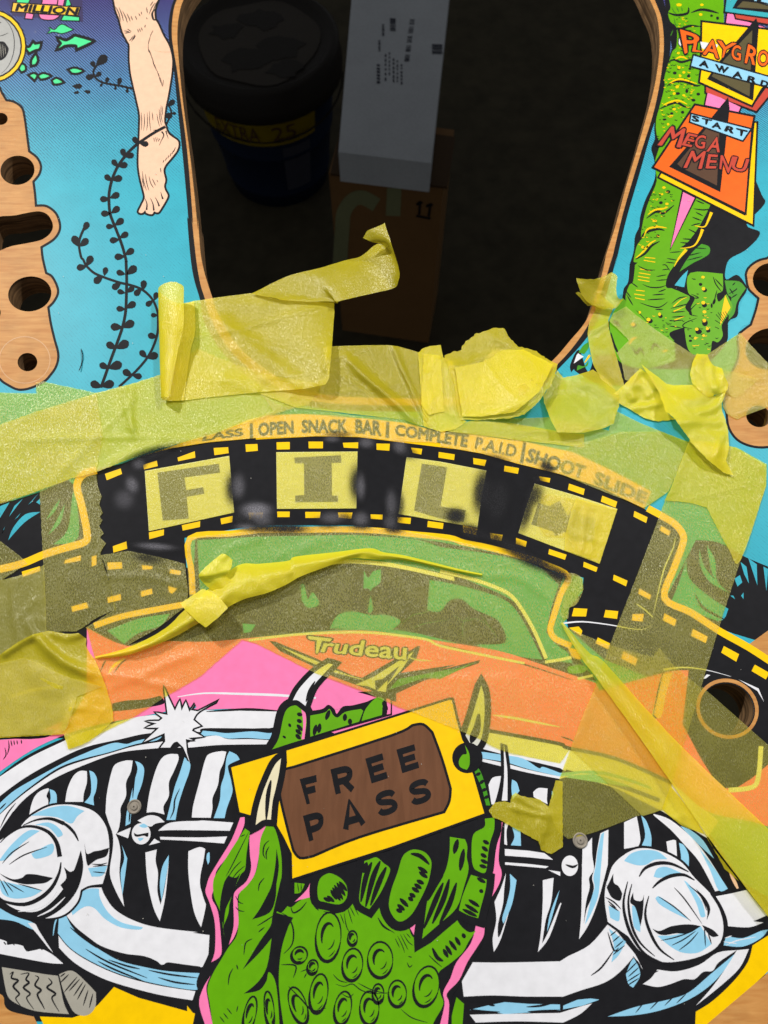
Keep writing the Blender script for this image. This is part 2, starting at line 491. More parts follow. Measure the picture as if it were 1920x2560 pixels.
mb = MB(); mb.mesh([(a, b, lift(1)) for a, b in v], [tuple(t) for t in f], 'black'); mb.build('cutout_outline', playfield)

def bare_wood(name, outline, holes, w, lvl=1):
    """a patch without print: black edge line, bare maple inside, its holes left open"""
    mb = MB()
    big, small = outline, offset(outline, -w)
    v, f = fill([xy(big), xy(small)])
    mb.mesh([(a, b, lift(lvl)) for a, b in v], [tuple(t) for t in f], 'black')
    v, f = fill([xy(small)] + [xy(h) for h in holes])
    mb.mesh([(a, b, lift(lvl)) for a, b in v], [tuple(t) for t in f], 'wood')
    return mb.build(name, playfield)
LEFTW = poly('A:-80,815 60,822 130,840 190,888 212,960 232,1100 252,1250! 315,1300 350,1375 335,1450 288,1510! 300,1600 308,1695! 390,1700 470,1760 506,1850 500,1925 450,1995 355,2055! E:365,20 392,135! 440,165 484,250 490,315 455,385 412,430! 430,550 460,680 490,790 '
             '492,860 470,930 425,995 370,1050 255,1105 150,1118 55,1075 -5,1030 -80,930')
bare_wood('bare_wood_strip', LEFTW, HOLES[:6], 6.0)
RIGHTW = poly('I:1900,175 1640,180 1520,220 1440,290 1415,360! 1440,500 1500,570 1545,610! 1520,720 1470,870! 1390,930 1330,1000 1340,1200 1280,1350 1200,1500 1190,1700 1215,1800 1240,1950 1330,2080 1480,2150 1660,2160 1900,2100')
bare_wood('bare_wood_strip', RIGHTW, HOLES[6:9], 6.0)
# worn ring pressed into the bare wood by a washer
def ring(name, src, rx, ry, w, c, lvl=2, rot=0):
    a, b = ell(src, rx, ry, rot), ell(src, rx - w, ry - w, rot)
    v, f = fill([xy(a), xy(b)])
    mb = MB(); mb.mesh([(p, q, lift(lvl)) for p, q in v], [tuple(t) for t in f], c)
    return mb.build(name, playfield)
PALETTE['worn'] = (206, 160, 112)
ring('washer_mark', 'E:205,862', 214, 196, 7, 'worn')
# wooden rim of the lamp hole on the right
ring('hole_rim', 'S:1320,570', 264, 246, 30, 'wood', 6, 30)
# ------------------------------------------------------------------ what stands on the floor far below the cutout
FLOOR = -0.92
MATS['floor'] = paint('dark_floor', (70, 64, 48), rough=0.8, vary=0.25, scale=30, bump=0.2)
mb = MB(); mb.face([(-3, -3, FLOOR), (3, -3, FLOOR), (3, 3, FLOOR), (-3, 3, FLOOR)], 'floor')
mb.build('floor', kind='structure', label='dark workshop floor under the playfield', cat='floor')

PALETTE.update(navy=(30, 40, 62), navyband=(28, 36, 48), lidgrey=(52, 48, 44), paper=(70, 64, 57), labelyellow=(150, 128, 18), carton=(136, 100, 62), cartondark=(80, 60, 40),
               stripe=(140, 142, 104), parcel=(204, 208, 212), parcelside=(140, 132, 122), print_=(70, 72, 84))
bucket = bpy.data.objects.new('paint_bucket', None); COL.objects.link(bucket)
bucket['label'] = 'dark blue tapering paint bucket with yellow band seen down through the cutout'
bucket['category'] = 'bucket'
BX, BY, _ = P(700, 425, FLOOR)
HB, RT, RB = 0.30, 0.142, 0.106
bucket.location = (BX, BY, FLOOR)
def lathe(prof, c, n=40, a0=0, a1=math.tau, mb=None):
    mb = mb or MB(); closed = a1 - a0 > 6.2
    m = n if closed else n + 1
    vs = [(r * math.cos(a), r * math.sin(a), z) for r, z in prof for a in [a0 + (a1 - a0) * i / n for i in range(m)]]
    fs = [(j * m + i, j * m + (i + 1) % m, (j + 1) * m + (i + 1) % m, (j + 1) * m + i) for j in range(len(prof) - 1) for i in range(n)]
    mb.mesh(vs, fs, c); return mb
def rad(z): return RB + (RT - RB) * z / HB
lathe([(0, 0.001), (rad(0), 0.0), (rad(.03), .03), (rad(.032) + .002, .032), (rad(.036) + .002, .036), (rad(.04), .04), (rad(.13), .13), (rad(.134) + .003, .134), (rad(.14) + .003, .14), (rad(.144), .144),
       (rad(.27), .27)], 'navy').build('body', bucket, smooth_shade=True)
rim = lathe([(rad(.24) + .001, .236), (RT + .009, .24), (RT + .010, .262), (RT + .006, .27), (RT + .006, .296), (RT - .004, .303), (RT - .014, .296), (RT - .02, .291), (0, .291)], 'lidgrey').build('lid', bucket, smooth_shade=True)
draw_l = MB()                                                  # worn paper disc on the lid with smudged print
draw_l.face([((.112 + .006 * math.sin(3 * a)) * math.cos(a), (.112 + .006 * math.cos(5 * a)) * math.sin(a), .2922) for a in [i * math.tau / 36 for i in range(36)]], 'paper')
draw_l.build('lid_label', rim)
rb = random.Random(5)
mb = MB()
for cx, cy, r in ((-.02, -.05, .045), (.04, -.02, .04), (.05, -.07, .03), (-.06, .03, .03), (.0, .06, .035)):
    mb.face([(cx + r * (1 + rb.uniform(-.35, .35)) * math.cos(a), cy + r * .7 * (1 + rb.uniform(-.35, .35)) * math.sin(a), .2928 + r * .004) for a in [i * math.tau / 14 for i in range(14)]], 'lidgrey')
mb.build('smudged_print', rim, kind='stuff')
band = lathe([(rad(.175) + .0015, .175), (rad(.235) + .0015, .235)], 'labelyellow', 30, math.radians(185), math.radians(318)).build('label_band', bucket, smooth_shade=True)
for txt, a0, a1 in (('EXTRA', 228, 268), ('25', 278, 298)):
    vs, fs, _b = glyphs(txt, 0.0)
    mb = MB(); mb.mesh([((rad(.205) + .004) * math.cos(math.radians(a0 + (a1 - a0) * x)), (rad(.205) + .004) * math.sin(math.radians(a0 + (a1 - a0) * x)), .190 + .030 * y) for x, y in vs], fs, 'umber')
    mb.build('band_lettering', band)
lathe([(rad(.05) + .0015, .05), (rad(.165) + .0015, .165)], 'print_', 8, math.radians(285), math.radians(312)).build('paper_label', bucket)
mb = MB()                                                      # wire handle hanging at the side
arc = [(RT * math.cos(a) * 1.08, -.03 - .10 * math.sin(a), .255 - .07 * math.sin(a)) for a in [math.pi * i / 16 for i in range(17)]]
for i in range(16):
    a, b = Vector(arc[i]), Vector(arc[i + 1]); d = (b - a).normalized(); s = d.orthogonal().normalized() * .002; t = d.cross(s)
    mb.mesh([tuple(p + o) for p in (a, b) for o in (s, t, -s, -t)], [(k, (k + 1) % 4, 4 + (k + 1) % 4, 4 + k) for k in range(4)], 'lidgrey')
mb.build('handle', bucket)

def slab(name, corners, z0, z1, c, parent):
    mb = MB(); n = len(corners)
    mb.mesh([(x, y, z) for z in (z0, z1) for x, y in corners], [(i, (i + 1) % n, n + (i + 1) % n, n + i) for i in range(n)] + [tuple(range(n, 2 * n)), tuple(range(n))[::-1]], c)
    return mb.build(name, parent)
# tall carton, its front towards the camera
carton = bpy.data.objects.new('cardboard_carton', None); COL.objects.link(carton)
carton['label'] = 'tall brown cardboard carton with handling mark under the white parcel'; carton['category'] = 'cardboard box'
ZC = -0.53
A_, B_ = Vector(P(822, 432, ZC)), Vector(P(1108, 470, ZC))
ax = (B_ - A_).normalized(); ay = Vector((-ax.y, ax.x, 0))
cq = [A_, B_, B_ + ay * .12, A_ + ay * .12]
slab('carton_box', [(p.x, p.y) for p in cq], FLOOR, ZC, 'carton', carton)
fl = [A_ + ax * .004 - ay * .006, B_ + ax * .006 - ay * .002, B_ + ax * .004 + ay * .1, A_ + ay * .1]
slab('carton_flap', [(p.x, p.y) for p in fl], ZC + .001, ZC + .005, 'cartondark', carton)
NRM = -ay
def onfront(u, v, off):
    """photo pixel -> point on the carton's front, off metres proud of it"""
    d = Vector(P(u, v, 0)) - cam.location; o = A_ + NRM * off
    return tuple(cam.location + d * ((o - cam.location).dot(NRM) / d.dot(NRM)))
def strokes(parent, name, c, w, srcs, off):
    mb = MB()
    for k, s in enumerate(srcs):
        q, _ = pts(s); A, B = ribbon(smooth(q, False), w, 0); n = len(A)
        mb.mesh([onfront(u, v, off + k * .0002) for u, v in A + B], [(i, i + 1, n + i + 1, n + i) for i in range(n - 1)], c)
    return mb.build(name, parent)
strokes(carton, 'packing_tape', 'stripe', 36, ['B:1225,2200 1245,1900 1260,1760 1330,1660 1420,1640 1530,1700', 'C:85,1560 80,1680 75,1790'], .0006)
strokes(carton, 'handling_mark', 'black', 6, ['C:268,1790 320,1800 385,1812', 'C:292,1780 295,1730 300,1675', 'C:370,1795 378,1745 384,1700', 'C:270,1700 300,1675 315,1690', 'C:350,1715 384,1695 402,1705'], .0008)

parcel = bpy.data.objects.new('shipping_parcel', None); COL.objects.link(parcel)
parcel['label'] = 'white shipping parcel with printed barcode lying on top of the carton'; parcel['category'] = 'parcel'
ZP = -0.47
pq = [Vector(P(*q, ZP)) for q in ((846, 380), (1078, 408), (1122, 0), (1136, -130), (890, -130))]
slab('parcel_box', [(p.x, p.y) for p in pq], ZC + .008, ZP, 'parcel', parcel)
mb = MB()
def ontop(u, v): return P(u, v, ZP + .0008)
for i in range(24):                                            # barcode bars along the right
    if i % 5 == 3: continue
    t0 = i / 24; t1 = t0 + random.uniform(.012, .03)
    a = (960 + 215 / 3.316, 160 / 3.316); b = (960 + 165 / 3.316, 530 / 3.316); w = 40 / 3.316
    mb.face([ontop(a[0] + (b[0] - a[0]) * t0, a[1] + (b[1] - a[1]) * t0), ontop(a[0] + (b[0] - a[0]) * t0 + w, a[1] + (b[1] - a[1]) * t0),
             ontop(a[0] + (b[0] - a[0]) * t1 + w, a[1] + (b[1] - a[1]) * t1), ontop(a[0] + (b[0] - a[0]) * t1, a[1] + (b[1] - a[1]) * t1)], 'print_')
mb.build('barcode', parcel)
for grp in (((946, 100, 130, 5), (955, 60, 90, 6)), ((962, 135, 205, 4), (972, 130, 190, 3), (982, 145, 208, 4), (992, 150, 210, 3), (1002, 160, 212, 4), (942, 160, 210, 8)), ((1080, 110, 135, 26),), ((975, 45, 80, 14),)):
    mb = MB()
    for u, v0, v1, w in grp:
        n = 6
        for k in range(n):
            a, b = v0 + (v1 - v0) * k / n, v0 + (v1 - v0) * (k + random.uniform(.4, .8)) / n
            mb.face([ontop(u, a), ontop(u + w, a + 1), ontop(u + w, b + 1), ontop(u, b)], 'print_')
    mb.build('address_print', parcel)
# ------------------------------------------------------------------ printed figures, upper half
art('printed_leg', playfield, '''
T A
p 3 skin o17 s : 940,-30! 960,80 990,160 1000,200 1020,270 1060,345 1075,380 1075,480 1085,600 1110,720 1140,850 1160,950 1160,1050 1155,1180 1150,1280 1150,1380 1165,1480 1190,1580 1200,1640 1175,1700 1150,1755 1180,1765 1205,1740! 1215,1765 1260,1775 1275,1750! 1310,1760 1340,1720 1375,1660 1390,1620 1370,1580 1360,1540 1370,1490 1355,1420 1370,1370 1420,1310 1465,1250 1480,1200 1470,1165 1420,1130 1390,1100 1370,1040 1360,1000 1370,900 1390,800 1415,650 1425,560 1425,480 1400,380 1350,290 1310,200 1285,165! 1282,80 1320,-30!
l 4 black 9 : 955,50 985,110 1000,180 | 985,60 1010,120 1025,180 | 1015,90 1045,150 1055,190 | 1050,110 1070,150 1080,180 | 1085,130 1100,170 | 1120,130 1135,165 | 1150,110 1162,135 | 1170,95 1175,120
l 4 black 9 : 1290,20 1260,60 1235,120 | 1270,10 1245,50 | 1215,60 1222,110 | 1310,0 1285,50 1262,110
l 4 black 20 : 1290,70 1262,110 1272,160 1295,165
l 4 black 9 : 1025,255 1060,262 1085,275 | 1030,275 1070,270 | 1055,240 1090,262 | 1070,340 1090,320 1100,300 | 1090,345 1108,310 1115,285 | 1105,330 1125,290 | 1150,270 1140,240 | 1165,265 1155,235 | 1180,255 1172,228 | 1200,230 1205,205 | 1215,145 1220,160
l 4 black 7 : 1250,290 1235,340 1228,380 | 1270,250 1245,300 | 1228,370 1232,420 1245,440 | 1235,410 1255,470 | 1245,430 1265,500 | 1255,460 1280,540 | 1265,510 1290,570 | 1278,530 1300,590 | 1300,580 1320,640 | 1315,610 1332,690 | 1328,640 1345,715 | 1355,660 1348,720
l 4 black 7 : 1170,930 1175,1000 1172,1080 | 1195,940 1198,1010 1190,1085 | 1220,930 1222,1020 1215,1085 | 1240,920 1240,1000 1250,1090 | 1262,930 1268,1000 | 1300,940 1310,1000 1325,1050 | 1320,900 1325,980 1340,1040 | 1335,870 1335,960 1350,1020 | 1345,880 1348,960
l 4 black 7 : 1275,1140 1280,1175 | 1290,1135 1298,1178 | 1305,1140 1315,1175 | 1320,1145 1326,1165
W 4 black 14 : 1340,1090 1358,1120 1340,1160 1320,1205
W 4 black 12 : 1375,1085 1385,1120 1395,1150
l 4 black 8 : 1350,1350 1360,1325 | 1370,1335 1382,1305 | 1390,1315 1400,1285 | 1408,1300 1420,1265 | 1425,1280 1440,1245 | 1440,1260 1455,1220
l 4 black 8 : 1180,1420 1190,1500 1215,1580 | 1205,1440 1215,1510 1235,1580 | 1235,1460 1250,1520 1275,1560 | 1262,1480 1290,1540 | 1175,1470 1195,1560 | 1300,1490 1310,1510 | 1330,1390 1335,1430
W 4 black 15 : 1215,1740 1218,1690 1200,1640 | 1275,1745 1268,1690 1245,1640 | 1320,1710 1305,1670 1285,1635 | 1350,1650 1340,1620 1332,1590
l 4 worn 3 : 1278,420 1340,430 1410,432
''')

art('printed_seaweed', playfield, '''
T A
L 4 black 24 : 1370,1050 1270,1105 1150,1185 1080,1245 1020,1315 970,1390 935,1470 915,1540 903,1620 905,1710 915,1780 945,1860 985,1960 1020,2060 1045,2160 E:1045,60 1050,180 1048,300 1042,450 1020,570 985,680 940,800 900,910 865,1010 835,1090
L 4 black 20 : 715,1850 690,1905 662,1975 655,2040 672,2130 E:690,30 715,80 780,140 860,175 930,200 1000,222 1080,240 1160,268 1220,310 1270,370 1305,460 1310,540 1305,640 1270,750 1215,850 1130,950 1040,1035 985,1085
L 2 black 18 : 860,480 800,545 775,590 785,635 830,675 900,695 1000,712 1100,735
L 2 black 16 : 1440,830 1400,870 1420,930 1380,1030
W 4 black 16 : 1330,1075 1270,1080
v 4 black 0.86 : 1140,1195 1105,1135 | 1160,1190 1232,1195 | 1035,1300 1010,1232 | 1040,1300 1110,1282 | 975,1380 930,1325 | 980,1378 1058,1362 | 925,1498 868,1452 | 930,1490 1014,1472 | 905,1650 828,1650 | 915,1640 990,1605 | 915,1770 836,1770 | 925,1765 990,1715 | 945,1875 878,1878 | 955,1865 1024,1815 | 985,1985 908,1995 | 995,1970 1062,1930 | 1030,2125 948,2130 | 1040,2110 1110,2065
v 4 black 0.86 : 695,1910 730,1840 | 650,2040 605,1955 | 665,2040 730,1980 | 705,2212 640,2210 | 720,2200 762,2120
T E
v 4 black 0.86 : 715,85 635,100 | 725,70 755,10 | 850,165 780,222 | 865,160 880,92 | 1035,150 965,130 | 1055,150 1130,85 | 1000,225 930,270 | 1035,305 972,290 | 1055,300 1110,255 | 1170,270 1115,325 | 1185,280 1195,200 | 1265,370 1210,412 | 1280,365 1302,300 | 1035,440 964,435 | 1050,430 1124,385 | 1305,490 1250,490 | 1010,590 916,585 | 1020,590 1112,545 | 1300,670 1225,655 | 960,765 882,722 | 970,765 1066,710 | 1215,840 1160,785 | 1220,845 1310,815 | 900,930 825,895 | 905,930 1010,890 | 1095,990 1018,950 | 1100,990 1176,1000 | 840,1085 750,1050 | 845,1080 945,1050
T A
v 2 black 0.85 : 790,560 755,510 | 800,540 885,462 | 785,630 710,645 | 790,635 840,600 | 850,690 830,718 | 880,690 895,640 | 960,710 955,745 | 985,705 995,645 | 1060,730 1050,770 | 1395,880 1445,830 | 1420,940 1460,940
e 2 black : 1290,1060 28,32 20 | 1400,960 30,26 0
v 2 black 0.7 : 600,715 680,715 | 610,770 655,765 | 695,755 750,765
''')

art('printed_fish', playfield, '''
T A
p 3 mint o8 s : 395,275! 420,250 400,225! 450,250 490,215 520,205 560,225 600,245! 560,262 510,275 470,265 430,262!
''')
for s in ('''p 3 mint o8 s : A:485,400! 515,360 490,325! 545,345 600,320 620,305 650,312 700,325 758,343! 700,370 645,395! 635,370 580,365 530,372!''',
          '''p 3 mint o7 s : A:222,400! 250,395 275,360! 290,372 330,365! 320,400 290,408 245,430!''',
          '''p 3 mint o7 s : A:268,535! 270,500 295,460! 305,500 290,530!''', '''p 3 mint o6 s : A:165,570! 180,540 200,545 205,575 180,590!''',
          '''p 3 mint o6 s : A:250,625! 280,615 300,628 285,655!''', '''p 3 mint o6 s : A:325,630! 360,615 410,630! 375,645 340,650!''',
          '''p 3 mint o6 s : A:440,670! 470,655 515,680! 480,690 450,690!''', '''p 3 mint o6 s : A:580,580! 620,570 680,588! 640,602 600,600!'''):
    art('printed_fish', playfield, s)

art('printed_points_sign', playfield, '''
T A
p 2 ink : 60,-40 680,-40 690,180 100,130
p 3 pink o10 : 365,-40 480,-40 470,35 350,30
p 3 pink o10 : 490,-40 540,-40 520,50 480,48
p 3 mint o10 : 150,-40 260,-40 230,30 140,20
p 3 mint o10 : 560,-30 585,40 545,50
p 3 pink o10 s : 220,110! 275,120! 265,155! 210,150!
p 3 pink o10 s : 325,120! 490,130! 440,160 350,155
p 3 mint o10 : 530,130 655,145 655,170 512,165
p 4 amber o10 : 112,25 660,65 640,125 100,92
p 5 yellow : 300,45 420,55 400,100 285,95
p 5 yellow : 470,60 560,68 545,112 455,106
t 6 black MILLION 0.05 : 130,88 632,122 650,68 148,32
''')

ins = bpy.data.objects.new('printed_lamp_insert', None); COL.objects.link(ins); ins.parent = playfield
draw(MB(), '''
T A
e 3 black : -92,382 312,312
e 4 yellow : -92,382 300,300
e 5 black : -92,382 275,275
''').build('insert_border', ins)
draw(MB(), '''
T A
e 6 plastic : -92,382 262,262
l 7 black 7 : -20,120 60,180 110,280 118,390 100,480 60,560 10,610
l 7 black 6 : -10,300 30,290 70,272
p 7 black s : -20,345! 30,345 60,380 72,410 55,460 20,495 -20,505!
l 8 grey 5 : 5,360 10,480 | 22,365 30,470 | 40,385 48,450
l 7 black 8 : -10,180 10,190
''').build('plastic_insert', ins)

# right side: signs and the scaly green column behind them
art('printed_green_limb', playfield, '''
T D
p 1 black s : 800,-40! 820,200 860,380 850,440 800,640 790,760 740,900 715,1050 720,1150 690,1230 715,1330 720,1480 640,1660 600,1790 590,1880 555,1960 545,2080 515,2180 I:225,250 210,430 165,500 150,590 130,640 20,820 U:1490,880 1470,930 H:1140,1080 1040,1250 1050,1340! 1090,1300 1110,1335 U:1500,960 1600,960 I:300,1350 700,1340! 1000,1300 1230,1060 1250,850 1340,790 1360,650 1440,520 1400,420 1330,360 1230,410 1215,330 1260,200 1420,110 1540,0! D:1590,1920 1480,1860 1630,1690 1600,1600 1500,1300 1300,300 1290,-40!
p 2 green s : 830,-40! 850,60 830,110 850,180 900,230 900,380 870,420 850,470 800,640 800,720 760,880 730,1000 735,1120 760,1200 720,1350 735,1500 680,1640 640,1760 610,1900 600,1990 570,2040 545,2150 I:270,230! 440,230 630,120 D:1000,2000 1180,1700 1200,1500 1290,900 1290,-40!
p 2 green s : I:280,260! 260,430 220,470 180,600 220,680 330,760 480,930 600,1020 690,1050! 640,960 850,880 870,790 800,700 850,600 800,560 660,500! 600,480 640,330 830,100! 700,60 500,70
p 2 green s : I:855,340 1190,350! 1190,520 1130,560 1150,640 1230,560! 1290,680 1260,760 1180,880 1190,990 1140,1060 1080,1050 1050,1180 900,1190 830,1130 800,980 800,900 870,790 860,700 900,600 830,540
p 2 leafgreen s : I:1210,420! 1360,430 1430,500! 1340,640 1310,760 1250,830! 1260,700 1280,600 1240,560
p 2 leafgreen s : I:970,40! 1050,70 1050,140 980,190 880,240 740,330! 800,230 880,120
p 2 green s : I:150,600! 20,830 50,1060 110,1250 300,1330 520,1310 700,1250! 690,1060! 480,920 300,740 200,640!
p 2 leafgreen s : I:-10,880! -150,1050 -180,1180 -60,1200 60,1180! 40,1000
l 3 black 26 : I:120,1200 60,1080 30,960 | I:240,1100 300,1180 330,1120 380,1200 | I:450,1150 480,1080 540,1120 | I:120,860 60,840 150,920
e 3 black : I:270,885 22,20
e 4 yellow : I:258,875 18,16
l 3 yellow 22 : I:220,1090 250,1030 300,1010 | I:560,1160 620,1140
p 3 yellow : I:1215,570 1270,700 1160,890 1180,740
p 2 cyan s : I:690,470! 760,380 830,310! 810,400 790,490!
p 2 cyan s : I:1245,860! 1330,820 1380,660 1440,560 1530,620! 1470,850 1390,900 1330,1010! 1245,1030!
p 2 leafgreen s : H:1135,1110! 1190,1030 1250,990! 1250,1060 1200,1130!
p 3 white s : H:1080,1240! 1110,1150 1130,1120! 1195,1160! 1150,1190
p 3 yellow s : H:1200,1230! 1250,1140 1275,1150! 1220,1220
p 3 leafgreen s : H:1115,1320! 1130,1260 1200,1270 1250,1200! 1240,1260 1180,1290
T D
l 3 black 26 : 830,105 900,125 990,110 1000,60 | 840,220 930,240 1010,215 1100,220 | 1020,105 1100,80 1180,90 1250,110
l 3 black 24 : 830,515 880,495 940,515 1020,495 1050,505 | 820,715 870,680 960,675 1060,710 1100,705 | 755,905 830,870 900,850 960,880 1020,900 | 650,1810 740,1750 790,1770 880,1700 | 600,1990 640,1930 740,1900 800,1910 | 560,2150 640,2100 690,2040 760,2000
l 4 yellow 18 : 840,690 900,660 960,660 1070,695 | 790,870 850,845 920,835 990,865 | 660,1780 720,1740 790,1730 830,1715 | 630,1960 660,1900 740,1880 820,1890 | 560,2140 620,2090 680,2020 730,1990 | 890,490 940,470 990,490
W 4 yellow 26 : 1190,1760 1165,1820 1130,1880 1050,1870 | 1115,1900 1090,1970 1040,2040 930,2060 | 980,2070 920,2140 880,2210
l 3 deepgreen 10 : 850,300 870,250 | 860,60 880,100 900,110 | 880,150 890,200 910,210 | 900,60 920,100 | 940,60 950,95
l 3 black 13 : 1040,1730 1130,1740 1200,1725 | 1030,1800 1110,1830 | 1000,1900 1080,1940 | 950,1980 1050,1985 | 930,2010 1040,2020 | 1060,1660 1130,1690 | 1220,1790 1170,1850 | 1280,1830 1200,1880 1140,1960 | 1300,1880 1220,1930 | 1100,1850 1020,1870 | 1060,1760 1120,1790
e 4 yellow : 915,440 12,10 | 920,560 12,12 | 960,600 12,10 | 930,630 10,10 | 905,720 14,12 | 880,775 12,10 | 960,790 12,8 | 880,905 14,10 | 850,965 16,10 | 830,1030 10,10 | 795,1555 14,10 | 820,1690 14,10 | 780,1610 10,8 | 1110,40 14,10 | 1100,120 14,10 | 920,40 22,12 | 620,2050 14,10 | 720,1830 18,10
e 4 black : 885,605 16,12 | 1000,630 14,12 | 985,755 12,16 | 910,775 18,12 | 860,940 14,10 | 800,990 16,8 | 830,1590 18,14 | 770,1680 16,12 | 745,1955 14,12 | 1190,130 12,10 | 1240,150 12,14 | 1010,570 12,10 | 1040,830 16,12 | 1080,780 16,12 | 950,930 14,12
T I
l 3 black 15 : 310,265 400,310 490,310 | 360,460 440,490 540,490 600,470 | 330,650 450,690 540,695 620,640 | 190,560 230,630 260,680 | 180,520 240,600 | 240,440 310,490 | 520,540 600,510 | 410,620 590,610 | 460,570 590,560 | 490,720 570,720
L 3 yellow 9 : 330,300 440,320 | 320,340 440,360 | 310,375 430,395 | 310,410 430,430 | 290,520 380,530 | 270,560 380,575 | 280,600 380,620 | 380,180 490,190 | 370,210 490,230
l 3 black 13 : 640,320 600,260 560,260 | 560,310 640,300 | 500,420 620,410 | 500,380 610,360 | 610,190 720,210 | 600,230 700,240 | 640,130 760,120 | 800,170 960,130 | 820,210 980,170 | 880,80 1020,90
l 3 black 14 : 660,660 740,600 830,590 | 650,710 760,680 830,660 | 660,750 800,740 | 660,800 800,790 | 640,840 780,830 | 630,890 760,910 | 860,560 940,600 840,600 | 930,650 860,720 850,770 930,790 | 920,810 800,860 780,900 870,920 | 790,940 700,970 720,1010
W 3 yellow 14 : 680,690 760,620 830,590 | 680,740 800,690 | 690,830 800,790
e 4 yellow : 985,385 18,14 | 990,505 18,18 | 988,650 20,18 | 1000,745 20,16 | 998,835 20,18 | 920,925 18,16 | 1030,920 16,14 | 990,990 14,14 | 905,1018 14,14 | 535,770 14,18 | 420,825 20,18 | 330,750 12,14 | 360,70 12,12 | 405,70 12,12
e 3 black : 960,460 18,16 | 1003,520 24,22 | 1000,675 26,24 | 1005,860 30,34 | 940,950 34,26 | 1040,940 22,20 | 850,995 12,12 | 855,1045 16,12 | 545,790 22,20 | 435,840 30,24 | 1100,640 14,30 20 | 1075,680 10,24
l 3 black 14 : 1090,380 1120,460 1180,540 | 1110,400 1190,490 | 1130,520 1100,640 | 1260,500 1300,560 | 1250,560 1320,520 1340,500 | 1280,600 1340,560 | 1290,470 1320,440 | 870,400 910,410
L 4 black 6 : 1120,770 1190,850 | 1140,750 1200,840 | 1165,750 1215,830 | 1190,745 1230,810 | 1215,740 1245,790 | 1110,830 1170,870 | 1110,900 1150,920
''')

# small raised scales scattered over the limb
rs = random.Random(3); area_ = poly('D:850,120 1000,120 1060,300 900,380 850,470 800,640 800,720 740,1000 735,1120 800,1150 1000,900 1080,640 1060,420')
area2 = poly('D:700,1560 880,1600 840,1780 800,1900 700,2050 600,2080 620,1900 660,1740')
mb = MB()
area3 = poly('I:300,800 500,960 620,1010 700,900 820,880 830,1100 1030,1160 1160,1000 1180,880 1080,900 1060,560 880,560 860,760 640,820 560,740')
for reg, cnt in ((area_, 150), (area2, 55), (area3, 60)):
    xs = [a for a, b in reg]; ys = [b for a, b in reg]
    while cnt > 0:
        u, v = rs.uniform(min(xs), max(xs)), rs.uniform(min(ys), max(ys))
        if not inside(np.array([u]), np.array([v]), reg)[0]: continue
        cnt -= 1; r = rs.uniform(1.2, 3.0); a0 = rs.uniform(.2, .8)
        arc = [(u + r * 1.6 * math.cos(t), v + r * 1.3 * math.sin(t), False) for t in (a0, a0 + .8, a0 + 1.6, a0 + 2.4)]
        A, B = ribbon(smooth(arc, False, 3), 1.9, 1); n = len(A); STEP[0] += 1
        mb.mesh([P(x, y, lift(4.4)) for x, y in A + B], [(i, i + 1, n + i + 1, n + i) for i in range(n - 1)], 'black' if rs.random() < .62 else 'yellow')
mb.build('printed_scales', playfield, kind='stuff')

sg = bpy.data.objects.new('printed_award_sign', None); COL.objects.link(sg); sg.parent = playfield
draw(MB(), '''
T D
p 5 teal o16 : 1320,-40 1700,-40 1700,150 1303,95
p 6 black : 1425,-40 1700,-40 1700,110 1362,70
p 6 olive : 1450,10 1700,40 1700,80 1400,60
p 7 pale o12 : 1540,-40 1700,-10 1700,50 1545,5
t 8 black LI 0.04 : 1570,12 1690,42 1700,0 1580,-25
p 5 pink o14 : 1322,112 1385,120 1395,150 1700,250 1560,240 1310,195
p 6 red o14 : 1385,120 1700,165 1700,205 1395,150
p 5 red o16 : 1145,700 1530,885 1640,730 1700,750 1560,920 1145,765
p 6 yellow o18 : 1115,185 1700,255 1700,640 1600,735 1522,870 1095,678 1108,580
p 7 black : 1560,150 1582,215 1535,835 1152,655 1260,500
p 8 olive : 1528,250 1505,800 1190,632 1300,490
p 6 white o8 : 920,320 940,310 935,385 918,360
p 6 white o8 : 1095,345 1245,370 1215,430 1110,400
''').build('sign_board', sg)
mb = MB()
for ch, q in (('P', '969,440 1050,410 1096,296 934,248'), ('L', '1033,425 1120,431 1114,389 1054,329'), ('A', '1120,448 1247,484 1241,346 1160,322'), ('Y', '1255,475 1311,475 1392,361 1241,337'),
              ('G', '1348,482 1429,506 1435,386 1371,368'), ('R', '1467,519 1548,537 1588,417 1496,369'), ('O', '1568,539 1655,551 1666,431 1585,413'), ('U', '1660,553 1723,559 1735,451 1665,439')):
    draw(mb, 't 8.4 black %s 0.075 : %s\nt 9 orange %s 0.015 : %s' % (ch, q, ch, q), 'D')
draw(mb, '''
T D
p 9 pale o14 : 1043,462 1720,655 1720,735 1022,545
t 10 black A 0.06 : 1090,545 1160,562 1158,510 1108,500
t 10 black W 0.06 : 1235,590 1310,608 1330,560 1225,535
t 10 black A 0.06 : 1370,635 1440,652 1432,600 1388,590
t 10 black R 0.06 : 1488,672 1550,690 1562,645 1500,630
t 10 black D 0.06 : 1595,708 1650,722 1665,680 1608,665
''')
mb.build('sign_lettering', sg)

